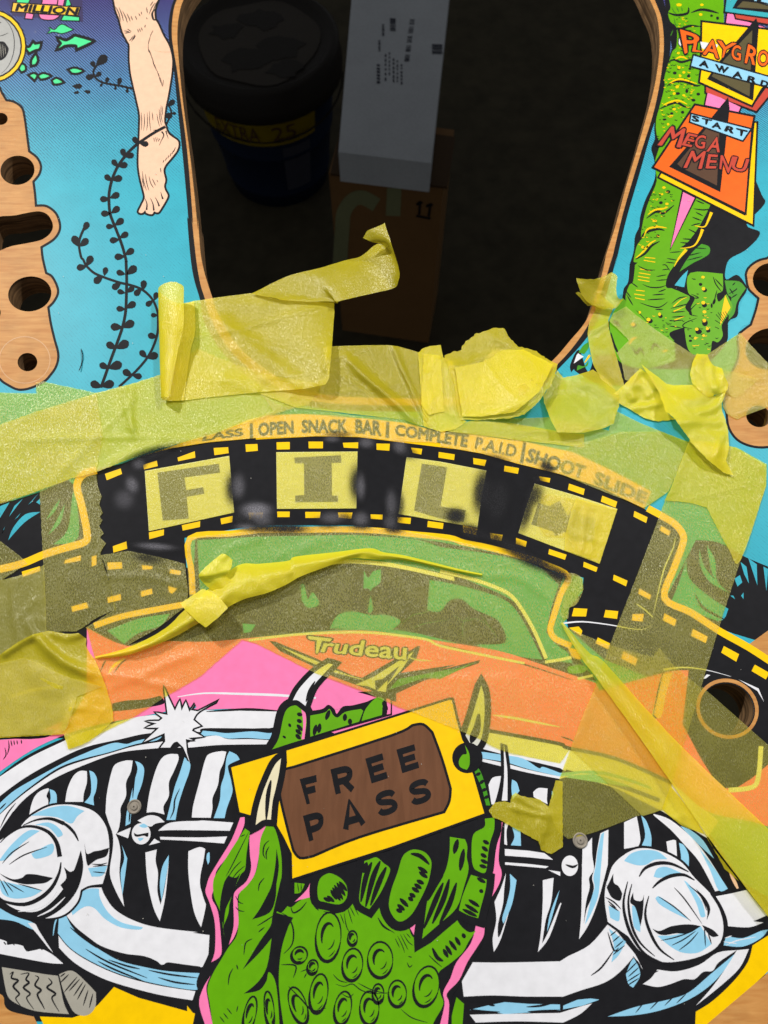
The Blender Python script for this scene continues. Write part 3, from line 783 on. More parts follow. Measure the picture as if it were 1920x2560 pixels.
sg = bpy.data.objects.new('printed_menu_sign', None); COL.objects.link(sg); sg.parent = playfield
draw(MB(), '''
T D
p 5 pink o14 : 1160,760 1430,888 1412,930 1138,870
p 5 yellow o16 : 1548,1020 1562,1020 1530,1858 758,1468 775,1438 1470,1790
p 6 orange o18 : 1055,875 1535,970 1520,1050 1465,1758 715,1385
p 7 black : 1328,805 1340,900 1262,1592 838,1382 1120,1060
p 8 umber : 1150,1060 1255,1075 1235,1538 950,1395 905,1360
p 5 pink o14 : 955,1592 1050,1640 850,2060
''').build('sign_board', sg)
mb = MB()
for ch, q in (('M', '747,1201 932,1219 973,1069 857,1051'), ('E', '946,1201 1021,1217 1073,1123 998,1105'), ('G', '1042,1222 1129,1234 1146,1126 1071,1120'), ('A', '1150,1254 1255,1260 1255,1140 1214,1134'),
              ('M', '961,1388 1106,1397 1141,1256 1025,1253'), ('E', '1143,1394 1224,1394 1241,1286 1166,1280'), ('N', '1257,1397 1333,1433 1379,1301 1269,1289'), ('U', '1349,1401 1465,1431 1500,1323 1384,1299')):
    draw(mb, 't 9.4 black %s 0.075 : %s\nt 10 red %s 0.015 : %s' % (ch, q, ch, q), 'D')
draw(mb, '''
T D
p 9 pale o14 : 1025,948 1510,1072 1448,1162 1015,1008
t 10 black S 0.06 : 1030,1000 1080,1012 1085,970 1035,955
t 10 black T 0.06 : 1125,1025 1165,1035 1190,995 1115,980
t 10 black A 0.06 : 1195,1055 1265,1070 1260,1025 1215,1010
t 10 black R 0.06 : 1300,1085 1365,1105 1385,1060 1320,1045
t 10 black T 0.06 : 1415,1120 1455,1130 1485,1085 1400,1065
''')
mb.build('sign_lettering', sg)
# ------------------------------------------------------------------ printed film strip
film = bpy.data.objects.new('printed_film_strip', None); COL.objects.link(film); film.parent = playfield
draw(MB(), '''
T K
p 1 black : -720,950 -220,820 -60,500 65,445 280,395 450,330 700,262 1000,215 1390,180 L:0,192 500,165 850,172 1200,215 1658,272 M:0,247 350,310 650,395 1000,480 1350,600 1658,750 N:640,575 760,640 870,700 960,780 970,880 900,1050 800,1330 1200,1530 1660,1800 1800,1900 1800,2600 1400,2400 1100,2100 700,1980 300,1820 0,1560 M:1050,1690 1070,1590 1180,1460 1190,1340 900,1275 560,1140 0,1000 L:1658,1005 1200,945 800,905 0,905 K:1390,905 800,1010 830,1480 760,1560 400,1620 60,1710 -100,1900 -720,2100
''').build('film_base', film)
draw(MB(), '''
T J
L 3 yellow 62 : -40,915 180,860 360,785 520,735 705,678 720,600 700,480 670,350 640,240 650,170 700,115 800,85
L 3 yellow 50 : K:1400,948 1180,975 845,1015 860,1300 868,1480
L 3 yellow 50 : L:-60,945 300,945 700,940 1000,950 1300,980 1600,1010 M:200,1050 400,1090 700,1170 900,1240 1060,1330 1000,1480 930,1700 915,1780 960,1850 1090,1905
L 3 yellow 50 : J:780,1375 1000,1300 1240,1250 1540,1195
L 3 yellow 58 : N:660,565 780,630 890,700 955,790 945,880 880,1060 800,1310 1020,1430 1250,1580 1500,1720 1700,1850
''').build('frame_line', film)
holes = '''J:870,115 1000,70 1012,115 885,168
J:1185,40 1300,5 1308,50 1195,78
K:742,345 885,292 890,345 748,375
K:1042,265 1162,258 1166,308 1048,325
K:1305,235 1405,232 1408,288 1310,297
L:170,218 280,215 280,276 172,278
L:435,212 555,212 555,268 437,268
L:720,222 848,218 846,268 728,262
L:998,228 1110,230 1105,288 1000,280
L:1285,262 1378,272 1370,320 1300,305
L:1515,298 1648,318 1642,365 1512,345
M:275,348 385,365 370,415 278,398
M:535,412 655,432 645,480 530,458
M:820,500 915,515 908,552 830,535
M:1070,560 1200,605 1190,655 1060,610
M:1345,660 1470,710 1455,760 1333,710
N:550,588 660,640 648,688 543,635
N:772,710 850,755 835,795 760,750
J:935,715 1048,675 1055,735 940,768
K:505,965 630,940 628,988 508,1022
K:778,905 930,872 928,920 785,950
K:1098,850 1200,828 1195,880 1105,898
K:1330,800 1450,800 1445,850 1335,855
L:175,792 280,792 278,838 178,838
L:408,795 535,795 530,845 410,845
L:680,800 800,800 790,850 685,845
L:950,815 1050,818 1048,858 952,852
L:1172,838 1285,845 1280,895 1175,885
L:1425,870 1555,888 1548,937 1420,920
M:190,905 310,935 300,985 195,965
M:415,970 520,985 510,1035 420,1020
M:630,1010 720,1040 710,1085 630,1060
M:905,1102 1050,1150 1035,1192 898,1145
M:1192,1208 1307,1255 1295,1293 1187,1250
M:1440,1315 1555,1365 1542,1412 1434,1360
N:590,1230 690,1285 678,1325 583,1275
M:1110,1592 1222,1598 1210,1662 1092,1660
M:1372,1608 1478,1618 1468,1682 1357,1668
M:1595,1642 1690,1640 1680,1705 1590,1695
N:800,1435 900,1490 885,1545 785,1495
N:1035,1565 1158,1630 1142,1685 1018,1622
N:1292,1708 1418,1775 1395,1838 1270,1762
N:1548,1862 1670,1930 1640,1985 1522,1915
M:1070,1755 1150,1745 1180,1780 1168,1825
M:1308,1835 1410,1885 1395,1935 1290,1885
M:1520,1950 1640,2010 1620,2070 1500,2010
J:540,830 670,790 670,835 530,860
J:760,800 800,790 800,870 760,885
J:890,850 1010,845 1015,900 895,910
J:1175,870 1265,880 1262,905 1180,910
J:1410,905 1500,920 1495,955 1405,940
J:180,925 330,880 335,920 190,970
J:590,1215 720,1180 735,1225 600,1260
J:890,1140 1000,1110 1005,1160 895,1185
J:1165,1090 1260,1065 1265,1110 1170,1135
J:1395,1045 1470,1065 1430,1110 1400,1095'''
sp = None
for k, s in enumerate(holes.splitlines()):
    q, _ = pts(s)
    mb = MB(); mb.face([P(u, v, lift(3)) for u, v, _c in q], 'yellow')
    mb.build('sprocket_mark', film)
# frame windows with their slab letters
wins = [('F', 'K:470,455! 1170,330! 1190,560! 1212,800! 505,955!', ['p 4 %s : K:575,470 1085,395 1095,470 800,510 815,615 955,590 965,645 818,670 835,850 620,868']),
        ('I', 'L:168,300! 842,294! 832,766! 174,770!', ['p 4 %s : L:318,345 705,325 708,388 628,390 630,660 680,660 680,712 325,716 325,660 400,655 398,392 322,392']),
        ('L', 'L:1248,340! M:0,378! 385,452! 345,680 310,925! M:0,872! L:1182,812!', ['p 4 %s : L:1375,395 1585,425 1530,750 M:215,780 195,880 0,850 L:1310,785']),
        ('M', 'M:785,560! 1130,660! 1470,770! 1322,1225! 1030,1115! 650,970! 720,740', ['L 4 %s 60 : M:850,930 910,750', 'L 4 %s 50 : M:920,740 1030,960', 'L 4 %s 50 : M:1045,970 1170,820', 'L 4 %s 60 : M:1190,830 1170,1040'])]
PALETTE['slate'] = (92, 92, 92)
for ch, w, letters in wins:
    o = art('film_frame', film, 'p 3 milky s : ' + w)
    for l in letters: art('letter', o, l % 'slate')
draw(MB(), '''
T F
p 2.6 yellow : 250,1880 560,1790 800,1690 980,1650 1250,1642 1658,1662 G:0,1655 400,1680 700,1715 900,1765 1300,1815 1658,1870 M:300,130 700,212 1100,300 1400,440 1658,575 N:690,428 632,562 640,572 M:1658,752 1350,602 1000,482 650,397 350,312 0,250 L:1658,275 1200,218 850,175 500,168 0,195 K:1390,183 1000,218 700,265 450,333
t 4 black LASS 0.04 : 420,1865 755,1820 745,1760 440,1810
p 4 black : 810,1720 835,1715 838,1840 812,1845
t 4 black OPEN 0.045 : 885,1822 1172,1800 1168,1700 885,1720
t 4 black SNACK 0.045 : 1245,1795 1615,1795 1612,1690 1245,1695
T G
t 4 black BAR 0.045 : 298,1795 505,1820 500,1705 298,1690
p 4 black : 550,1705 575,1708 572,1842 542,1838
t 4 black COMPLETE 0.045 : 625,1815 1215,1915 1232,1815 630,1730
t 4 black P.A.I.D 0.03 : 1285,1925 1615,2000 1635,1905 1302,1835
T M
p 4 black : 690,218 715,222 690,395 660,390
t 4 black SHOOT 0.045 : 712,375 1180,520 1210,420 745,270
t 4 black SLIDE 0.045 : 1275,560 1690,725 1720,640 1300,462
''').build('text_band', film)
draw(MB(), '''
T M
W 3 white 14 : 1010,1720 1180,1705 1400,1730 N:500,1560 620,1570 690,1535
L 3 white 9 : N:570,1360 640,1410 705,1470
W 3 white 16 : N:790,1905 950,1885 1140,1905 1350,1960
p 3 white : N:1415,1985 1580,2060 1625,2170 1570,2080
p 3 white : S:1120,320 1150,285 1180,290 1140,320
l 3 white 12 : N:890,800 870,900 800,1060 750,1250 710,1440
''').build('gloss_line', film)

# dark leafy shapes printed beside the film strip
art('printed_leaves', playfield, '''
T J
p 0.5 black : -60,330 100,340 330,265 560,160 640,230 680,650 350,790 -60,900
p 1 sea : -40,400 80,350 0,480
p 1 sea : 75,470 120,380 190,320 150,370
p 1 sea : 235,370 320,275 260,350
p 1 sea : 300,350 332,320 332,370
p 1 sea s : 68,665! 110,560 210,450 335,430! 200,520
p 1 sea s : 100,730! 220,610 345,530! 200,650
p 1 sea s : 160,780! 250,710 350,650! 250,730
p 1 sea : 10,620 40,550 25,600
p 1 sea : 120,495 170,440 150,470
p 1 sea s : 440,700! 560,580 600,300 620,240! 650,640
p 1 sea s : 380,500! 440,400 500,320! 460,420
p 1 sea s : 400,620! 470,500 540,360! 500,520
T N
p 0.5 black s : 1060,830! 1250,850 1450,960 1660,1050! 1700,1700! 1250,1560 800,1330! 880,1180
p 1 sea s : 980,1000! 1010,1150 1160,1290 1330,1400! 1240,1500 860,1330! 920,1180
p 1 sea s : 1090,900! 1130,1050 1260,1200 1340,1270! 1180,1180 1100,1050
p 1 sea s : 1150,870! 1220,1000 1230,1150 1300,1250! 1200,1120
p 1 sea : 1430,1010 1480,1050 1500,1190 1460,1110
p 1 sea : 1495,980 1565,1030 1570,1205
p 1 sea : 1620,1050 1660,1070 1645,1250
p 1 sea : 1380,1150 1425,1120 1445,1180 1405,1215
p 1 sea : 1435,1290 1455,1265 1455,1320
p 1 sea : 1345,1290 1370,1290 1385,1320
p 1.5 wood : 1505,1690 1658,1580 1760,1500 1760,1860
l 1.5 black 26 : 1050,1270 1110,1380 1220,1450 1300,1490
''')

# ------------------------------------------------------------------ printed car: glass, body, grille, headlights, bumper
car = bpy.data.objects.new('printed_car', None); COL.objects.link(car); car.parent = playfield
draw(MB(), '''
T K
p 1.2 black : J:-60,900 900,790 1600,900 1620,1480 1000,1560 700,1440 500,1720 -60,1720
p 1.5 black s : 868,1480! 890,1000! 1400,960! L:0,950! 800,950! M:0,1045! 700,1180! 1020,1330! 900,1780! 1080,1920! 1300,2200! 700,2050 L:1658,1880 1000,1760 0,1830! K:1270,1860 500,2000 -20,1760! 300,1640
p 2 teal s : 905,1030! 1400,1000! L:0,1000! 800,985! 1300,1020 M:0,1085! 450,1150 800,1240 985,1400! 920,1600 880,1790! 950,1880 1060,1960! 1100,2050! 880,2020! 760,1720 600,1530 320,1400 L:1658,1330 1250,1240 900,1200 600,1230! K:1300,1400! 930,1480!
p 2 teal s : L:1440,1360! M:0,1370! 300,1440 560,1540 700,1720 850,2020! 640,1990 300,1900 540,1880 500,1720 420,1660 280,1600 180,1520 80,1530 0,1620 L:1420,1610!
p 2 teal s : L:895,1280! 930,1340 970,1290 1035,1270! 1030,1380 950,1450 970,1600 930,1620 950,1450 890,1430!
p 2 teal s : L:370,1400! 400,1400 430,1520 470,1460 525,1560 430,1590 380,1530!
p 2 teal s : L:610,1760! 680,1650 800,1620 950,1650 1080,1650 1200,1700 1120,1780! 900,1770
p 2 teal s : K:160,1780! 420,1680 680,1640! 600,1740 420,1800 300,1890!
p 2 teal : K:1280,1720 1390,1730 1350,1790 1290,1800
L 3 white 34 : K:1270,1420 L:300,1290 680,1210 1000,1220 1300,1270 1640,1350
L 3 white 30 : M:0,1285 260,1350 460,1420 590,1490 690,1620 790,1800 880,2010
L 3 white 14 : M:0,1330 120,1360
p 3 green s : M:1060,2080! 1150,2060 1230,2090! 1180,2130 1070,2130
L 3 white 26 : M:870,2040 1000,2020 1090,2000
L 3 white 22 : M:1140,2180 1270,2150
p 3 yellow s : M:1060,1920! 1140,1940 1170,2020! 1100,2000
l 3 leafgreen 5 : M:100,1640 200,1700 300,1680 400,1740 | M:190,1860 190,1720 250,1660 | M:330,1640 420,1760 480,1840
l 3 leafgreen 5 : L:1200,1730 1300,1650 1400,1630 1500,1560 | L:1300,1760 1400,1720 1600,1690
''').build('windshield', car)
draw(MB(), '''
T J
p 2.4 pink s : 720,1390! 1050,1540 1400,1500! K:1000,1870 L:0,1835! 500,1790 1000,1785 1658,1890 M:0,1865! 500,1950 900,2080 1290,2212! S:260,420! 800,270 1000,250! 950,700! 1300,1230 1700,1000! 1700,1560! 1500,1500 1150,1420 860,1190 400,990 0,900! R:1658,530 1020,410! 500,560! 0,540! Q:700,260 0,250! O:1600,220 1130,310 700,400 300,560 -60,800! -60,500! 230,480! 600,300! 720,100!
L 3 white 20 : L:-60,1860 300,1815 700,1795 1000,1800 1400,1850 M:0,1905 400,1990 700,2050
l 3 white 24 : Q:-120,140 100,110 400,115 700,125 900,140 1200,160 1440,175
l 3 white 24 : R:1100,290 1300,320 1658,390
p 3 black s : O:930,195! 1050,170 1200,160 1330,130! 1360,195 1200,230 1050,250 930,260!
p 3 black s : O:-60,660! -60,440! 230,440 460,410! 400,470 250,490 -20,500
l 3 black 12 : O:70,500 75,560 60,620 | O:90,500 100,550 | O:115,500 120,540 | O:140,500 145,535 | O:175,495 180,530 | O:40,560 50,620 25,660
l 3 black 14 : J:830,1760 860,1690 880,1660 | J:940,1770 1000,1690 1050,1650
l 3 yellow 30 : J:900,1770 950,1700 1040,1640
p 3 black s : S:700,640! 740,420 780,280! 800,280 760,480 745,640
p 3 yellow s : S:710,620! 760,400 790,280! 870,270! 820,420 770,640
p 2.2 white : R:830,410 1030,405 1658,520 S:0,890 400,980 860,1185 1250,1500 1150,1640 780,1420 400,1230 0,1100 R:1658,730 1200,620 900,540
p 2.3 black : S:930,250 1120,330 1650,280 1720,900 1600,1260 1330,1290 1050,1000 930,720
p 2.3 black : J:-60,1440 700,1395 900,1700 960,2212 O:700,480 0,490 -60,490
L 3 black 30 : R:1020,412 1300,462 1658,530 S:0,895 400,985 860,1185
L 2.8 black 34 : S:-20,1090 400,1200 760,1330
L 3 white 40 : S:1600,880 1580,1120 1530,1220 1330,1245
L 3 white 44 : J:620,1990 560,2130 520,2240
L 3 white 26 : J:100,1960 300,1900 500,1880
L 3 white 22 : S:700,640 760,420 790,280
l 3 black 14 : S:-60,800 0,820 60,845
l 3 black 16 : M:-60,1880 300,1965 700,2060 1100,2190
''').build('hood', car)
draw(MB(), '''
T L
p 3.4 black : 110,1865 160,1870 500,2010 640,2080 800,2150 880,2170 1345,1905 1360,1912 1330,2010 1200,2130 1658,2060 M:0,2105 335,2022 320,2050 0,2160 L:1400,2190 1100,2330 640,2160 400,2040 200,1950
p 4 milky : 200,1910 500,2030 640,2100 860,2180 660,2130 400,2020
p 4 milky : 900,2210 1310,1950 1210,2100 1060,2260 1120,2180 1190,2070 1050,2180
p 4 leafgreen : 1180,2180 1658,2090 M:0,2140 300,2040 0,2180 L:1400,2170 1100,2270
l 4 milky 12 : 580,2090 760,2150 900,2190
l 4 black 7 : 700,2110 690,2150 | 730,2120 720,2160 | 760,2130 750,2170 | 790,2140 780,2180 | 820,2150 810,2190 | 660,2100 650,2130
t 4 black T 0.09 : 470,1960 540,1965 620,1850 440,1830
t 4 black rudeau 0.075 : 540,1955 1240,2020 1250,1880 580,1850
t 5 milky T 0.03 : 470,1960 540,1965 620,1850 440,1830
t 5 milky rudeau 0.02 : 540,1955 1240,2020 1250,1880 580,1850
l 4 milky 14 : 1230,1985 1330,2020 1460,2030
p 3.6 milky : R:-40,40 120,-30 130,80 60,50
p 4 black : R:-20,100 300,80 300,180 200,160
p 4.4 milky : R:140,90 230,0 215,100
''').build('hood_emblem', car)
draw(MB(), '''
T O
p 2 black s : -60,840! 200,640 560,470 900,380! 1350,300 1658,260! Q:400,240 740,250! R:500,560! 1000,480 1350,560 1658,660! S:0,970! 500,1130 860,1290 1140,1560 1440,2000! 1600,2100! 1740,2160! 1740,2500! S2:1400,2300 1055,2230! -40,2330! O2:900,2212! 900,1900 -60,1700! O2:-60,1700!
p 3 white s : -60,840! 250,640 560,490 560,470! 800,400 1110,312 1280,290! 1420,310 1658,260! Q:120,250 740,262! 690,390 400,400 100,400 O:1660,430! 1250,440 1000,490 700,560 440,680 240,790 80,900 -60,1010!
p 3 pale s : -60,1080! 100,930 300,810 540,680 720,600 820,560 950,520 1050,530 1130,505 1350,455! 1300,500 1130,530 900,600 700,650 500,720 300,850 100,1010 -60,1170!
p 3 white s : -60,1170! 140,990 340,840 520,730 720,660 900,610 1130,545 1350,510! 1400,560! 1250,570 1000,600 760,680 500,790 330,890 180,1010 60,1160 -60,1340!
p 3 pale s : Q:90,420! 200,430 300,440 480,420 690,405! 700,440 660,490 450,480 300,485 190,460 60,470!
p 3 white s : Q:60,480! 200,460 300,490 480,490 660,500! 650,530 400,535 200,540 -20,560 -120,560!
l 4 black 14 : O:-10,1080 20,1050 50,1020 | O:0,1230 60,1110 130,1020 | O:10,1280 50,1190 110,1090
p 4 black s : Q:90,405! 220,400 400,405 550,400 640,400 690,420 640,440 500,425 300,440 200,430!
l 4 black 22 : Q:120,262 300,250 500,242 740,258
T R
p 3 white : 870,455 1000,500 1180,555 1658,650 S:0,990 -20,1020 R:1350,600 1000,530 900,520
p 3 pale s : 950,610! 1000,595 1180,620 1350,650 1480,730 1520,720 1658,770! S:300,1090 700,1240 R:1658,800! 1400,740 1200,680 950,640!
p 3 white s : 950,640! 1200,690 1400,745 1658,800! S:300,1120 780,1270! S:760,1300 200,1110 R:1658,820! 1400,770 1170,715 950,660!
T S2
p 3 white s : 710,470! 850,520 1040,680 1180,860 1320,1090! 1220,1112! 1090,870 960,720 850,600 720,490
p 4 pale s : 1090,760! 1200,900 1325,1090! 1250,1105 1180,940
p 4 pale s : 930,570! 1010,600 1120,690 1210,840! 1100,740 1000,640
p 3 skin s : 1330,930! 1390,1020 1415,1085! 1395,1085 1350,1000
''').build('grille_surround', car)
bars = ['O:255,1050! 285,970 335,920 405,900 385,960 400,1000 380,1065 240,1132!|p O:410,905! 450,920 470,960 470,1025! 400,1050! 420,980',
        'O:540,1010! 560,900 605,800 660,755 720,755! 720,850 695,940 690,1010!|p O:740,750! 780,770 805,830 795,920 775,975 780,1040! 700,1015! 750,950 755,850',
        'O:875,1100! 885,950 920,780 955,700 1040,668 1100,668! 1085,760 1045,850 1045,960 1000,1060 1000,1130 985,1230 960,1280! 985,1340 1000,1450 990,1600 1010,1750 1030,1880! 960,1750 910,1600 935,1400 935,1280 900,1180|p O:1120,672! 1165,690 1195,740 1180,850 1140,960 1130,1000 1090,1100 1080,1190! 1040,1210! 1050,1100 1080,980 1110,850 1140,740|p O:1010,1370! 1055,1480! 1040,1600 1015,1780! 1000,1600 1030,1480',
        'O:1215,1100! 1240,930 1290,750 1340,650 1400,615 1475,615! 1480,660 1440,760 1400,850 1400,960 1355,1050 1365,1115! 1280,1095|p O:1530,640! 1575,690 1570,760 1520,900 1480,1030 1455,1160! 1380,1160! 1420,1000 1450,880 1490,770',
        'O:1205,1430! 1300,1405! 1290,1500 1310,1600 1305,1750 1330,1862! 1360,1750 1400,1500! 1370,1800 1325,2000! 1270,1880 1220,1650|p O:1400,1450! 1390,1560 1340,1830! 1325,1700 1345,1550',
        'Q:0,1140! O:1590,1140! Q:10,1040 60,850 110,660 150,610 240,590 285,595! 260,690 230,760 215,870 170,980 170,1060 155,1142!|p Q:310,590! 370,620 395,660! 310,700 300,740 330,850 335,930 290,1060 270,1145! 180,1145! 230,1000 240,880 270,780 285,650',
        'Q:-30,1420! 60,1385 110,1400! 95,1500 70,1620 70,1720 110,1830 110,1900 75,2050! 30,1960 0,1840 -30,1600|p Q:125,1440! 145,1430 145,1500 132,1530! 120,1480',
        'R:1065,870! 1100,810 1170,795! 1150,900 1115,1020 1090,1030!|p R:1260,825! 1300,850 1322,920! 1265,990! 1255,900',
        'R:1205,625! 1220,760 1220,1000! 1180,1000! 1195,850', 'R:1435,930! 1480,895 1555,900! 1550,990 1555,1030! 1440,970!|p R:1590,920! 1605,940 1590,990!',
        'R:1200,1190! 1240,1170! 1215,1250 1220,1370! 1195,1360!|p R:1260,1220! 1330,1240! 1335,1375! 1250,1370! 1280,1300',
        'R2:1115,1200! 1170,1080 1210,960! 1195,1100 1185,1220 1145,1380 1145,1490 1165,1470! 1250,1230! 1170,1500 1110,1615! 1100,1500 1130,1350|p R2:1242,965! 1298,1020! 1260,1220 1190,1380! 1180,1330 1220,1200 1245,1080',
        'R2:1515,1020! 1605,1000! 1585,1200 1540,1350 1510,1545! 1560,1450 1650,1230 1670,1210! 1570,1490 1475,1615! 1500,1450 1515,1200|p R2:1655,1100! 1590,1330 1550,1450! 1570,1320 1610,1200',
        'S2:120,760! 205,660! 335,600! 330,890! 250,1190 170,1390 92,1510! 110,1300 115,1000|p S2:275,640! 300,620! 285,780 270,950 250,1150 190,1300 140,1390! 190,1180 220,1080 210,1000 230,900 245,780|b S2:200,640! 270,620! 240,780 225,900 200,1000 215,1080 190,1180 155,1260 130,1385! 150,1200 180,1080 175,1000 215,930 200,800',
        'S2:465,540! 570,490! 590,600 600,690 582,740! 465,760!|p S2:605,480! 650,530 690,650 690,745! 612,730! 640,640',
        'S2:815,700! 870,685 895,690! 900,760 905,860! 830,800!|p S2:920,710! 960,730 1000,810 1000,930! 945,880 935,800']
for b in bars:
    mb = MB(); ps = b.split('|')
    draw(mb, 'p 4 white s : ' + ps[0])
    for q in ps[1:]: draw(mb, 'p %s s : %s' % ('4 pale' if q[0] == 'p' else '4.5 black', q[2:]))
    mb.build('grille_bar', car)
draw(MB(), '''
T O
l 4.6 black 16 : 1110,740 1090,850 1080,950 | 1490,900 1450,990 1440,1080 1410,1150 | 1130,720 1110,850 1100,980 | 1080,1060 1070,1180
p 4.6 white s : 1310,1250! 1390,1190 1500,1172 1640,1168 Q:100,1165 345,1182! 320,1250! 0,1245 O:1400,1245
p 4.6 white s : O:1325,1300! 1640,1305 Q:300,1296! 265,1355! 0,1335 O:1330,1322!
p 4.8 black : O:1310,1275 1400,1252 1658,1250 Q:330,1250 300,1295 0,1300 O:1330,1298
e 5 white o12 : O:1170,1275 78,88
p 4.6 white s : O:1140,1165! 1230,1122 1310,1132 1365,1178! 1290,1190 1240,1215
p 4.6 white : O:962,1275 1085,1222 1062,1312
p 4.6 white : O:1235,1370 1280,1315 1330,1345
p 5.4 black s : O:1110,1265! 1140,1280 1200,1270 1232,1265! 1225,1300 1190,1290 1140,1300 1115,1290
p 5.4 pale s : O:1140,1310! 1190,1310 1160,1335
p 5.4 pale s : O:1150,1210! 1190,1190 1225,1215 1190,1225
''').build('grille_crossbar', car)
draw(MB(), '''
T R2
p 4.6 white : 1195,760 1400,775 1530,795 1600,850 1400,830 1190,815
p 4.6 white : 1190,870 1400,885 1565,905 1540,920 1300,900 1190,890
p 4.6 white s : 1560,935! 1660,950! 1660,985!
e 5 white o10 : S2:15,900 68,85
l 5.4 black 26 : S2:-20,890 40,910 80,890
p 4.6 white : S2:115,885 220,940 120,985
''').build('grille_crossbar', car)
draw(MB(), '''
T O
p 5 white o18 s : 165,1225! 240,1140 400,1050 560,1032 700,1055 800,1105 870,1195 900,1300 905,1440 885,1570 850,1690! 740,1705 670,1740! 640,1840 540,1940 400,1975 200,1960 60,1900 -60,1800! -80,1400! 0,1330
p 6 pale s : 255,1125! 400,1062 560,1042 700,1085! 640,1130 590,1190 480,1140 350,1125
p 6 pale s : 290,1200! 400,1180 480,1220 520,1280 480,1305! 400,1220
W 7 black 34 : 530,1190 420,1150 300,1160 190,1205
l 7 black 30 : 400,1150 530,1190 610,1260 650,1335
W 7 black 40 : 495,1465 470,1350 400,1260 280,1215 165,1225 60,1290 0,1350
l 7 black 40 : 505,1510 490,1600 430,1720 330,1810 200,1860 50,1840 -20,1790
p 6 black s : 670,1410! 690,1550 650,1720 560,1850 430,1950 300,1990 130,1960 -20,1880! -20,1800! 130,1900 300,1920 440,1830 560,1680 620,1560
p 6 black s : 530,1550! 580,1590 620,1580 640,1650! 560,1760 500,1700! 550,1640
l 7 white 18 : 150,1920 280,1900 400,1840 470,1750 | 310,1960 430,1900 540,1800
p 6 pale s : -10,1500! 90,1370 230,1250 330,1250! 200,1340 60,1480
p 6 pale s : 260,1440! 430,1355 430,1440 300,1482
l 7 black 13 : 75,1530 200,1450 390,1385 | 20,1520 100,1430 240,1340
p 7 black s : -10,1600! 100,1650 180,1640 220,1610 300,1612 340,1620 440,1640! 380,1680 300,1690 200,1692 80,1660
p 6 pale s : -10,1660! 120,1690 350,1745! 260,1795 120,1812 20,1770
l 7 black 12 : 0,1650 70,1790 | 60,1680 200,1760 | 150,1690 350,1745 | 30,1660 110,1760
p 7 black s : 700,1350! 720,1440 780,1420 830,1412 905,1390! 880,1460 800,1490 730,1542! 715,1500
l 7 black 12 : 760,1525 830,1530 890,1515 | 770,1545 890,1535 | 770,1590 880,1600
p 6 pale s : 730,1560! 890,1540! 850,1620 760,1630!
l 7 black 16 : 665,1760 740,1715 850,1705
''').build('headlight', car)
draw(MB(), '''
T S2
p 5 white o20 s : 330,1010! 370,900 450,820 560,762 680,758 820,800 950,880 1050,1000 1180,1130 1250,1230 1300,1350 1300,1450 1250,1560 1100,1650 900,1695 750,1690 600,1610 500,1485! 330,1365! 305,1200 310,1080
p 6 pale s : 465,860! 520,800 620,770 740,780 825,845! 720,850 650,890 570,895
p 6 pale s : 710,990! 740,925 820,910 950,965! 860,980 760,1000
l 7 black 36 : 590,990 640,920 740,880 860,885 1000,950
l 7 black 36 : 700,1085 760,1030 850,985 960,975 1050,1020
p 7 black s : 375,965! 380,1040 420,1070 450,1130! 430,1190 360,1160 320,1080! 350,1020
l 7 black 15 : 320,1060 380,1140 440,1180 | 310,1160 380,1200 440,1260 | 330,1190 400,1250 | 340,1220 420,1275
p 6 pale s : 335,1230! 430,1280! 420,1360 350,1330!
l 7 black 32 : 495,1030 460,1200 480,1350 540,1500 650,1640 850,1730
l 7 black 26 : 530,1050 500,1200 530,1400 600,1540 720,1650
l 7 black 30 : 670,1150 640,1300 680,1450 760,1590 880,1680
p 7 black s : 540,1120! 550,1180 610,1190 630,1140! 620,1300 600,1400! 560,1250 515,1200
p 6 pale s : 530,1230! 590,1260 600,1450! 545,1400
p 6 pale s : 725,1170! 760,1155 880,1240 1010,1350! 880,1290 760,1220
l 7 black 13 : 750,1155 880,1240 1020,1360 | 880,1080 970,1180 1110,1380 | 1000,1060 1100,1150 1150,1270
p 6 pale s : 960,1020! 1010,1060 1110,1200 1140,1320! 1100,1320 1060,1200
p 7 black s : 700,1420! 760,1440 860,1400 1000,1385 1100,1400! 1000,1460 900,1460 800,1475 740,1460
p 7 black s : 1110,1390! 1200,1430 1250,1480! 1200,1490 1150,1450
p 6 pale s : 740,1480! 900,1470 1100,1400! 1190,1550! 1080,1620 950,1620 850,1570
l 7 black 13 : 770,1520 900,1490 1040,1440 | 860,1560 960,1510 1060,1440 | 920,1600 1010,1530 1080,1450 | 1130,1400 1140,1570 | 1160,1450 1190,1550
l 7 black 26 : 1180,1130 1260,1250 1300,1400 1270,1540 1150,1650
p 7 black s : 1060,1090! 1140,1170 1180,1260 1150,1350! 1150,1250
''').build('headlight', car)
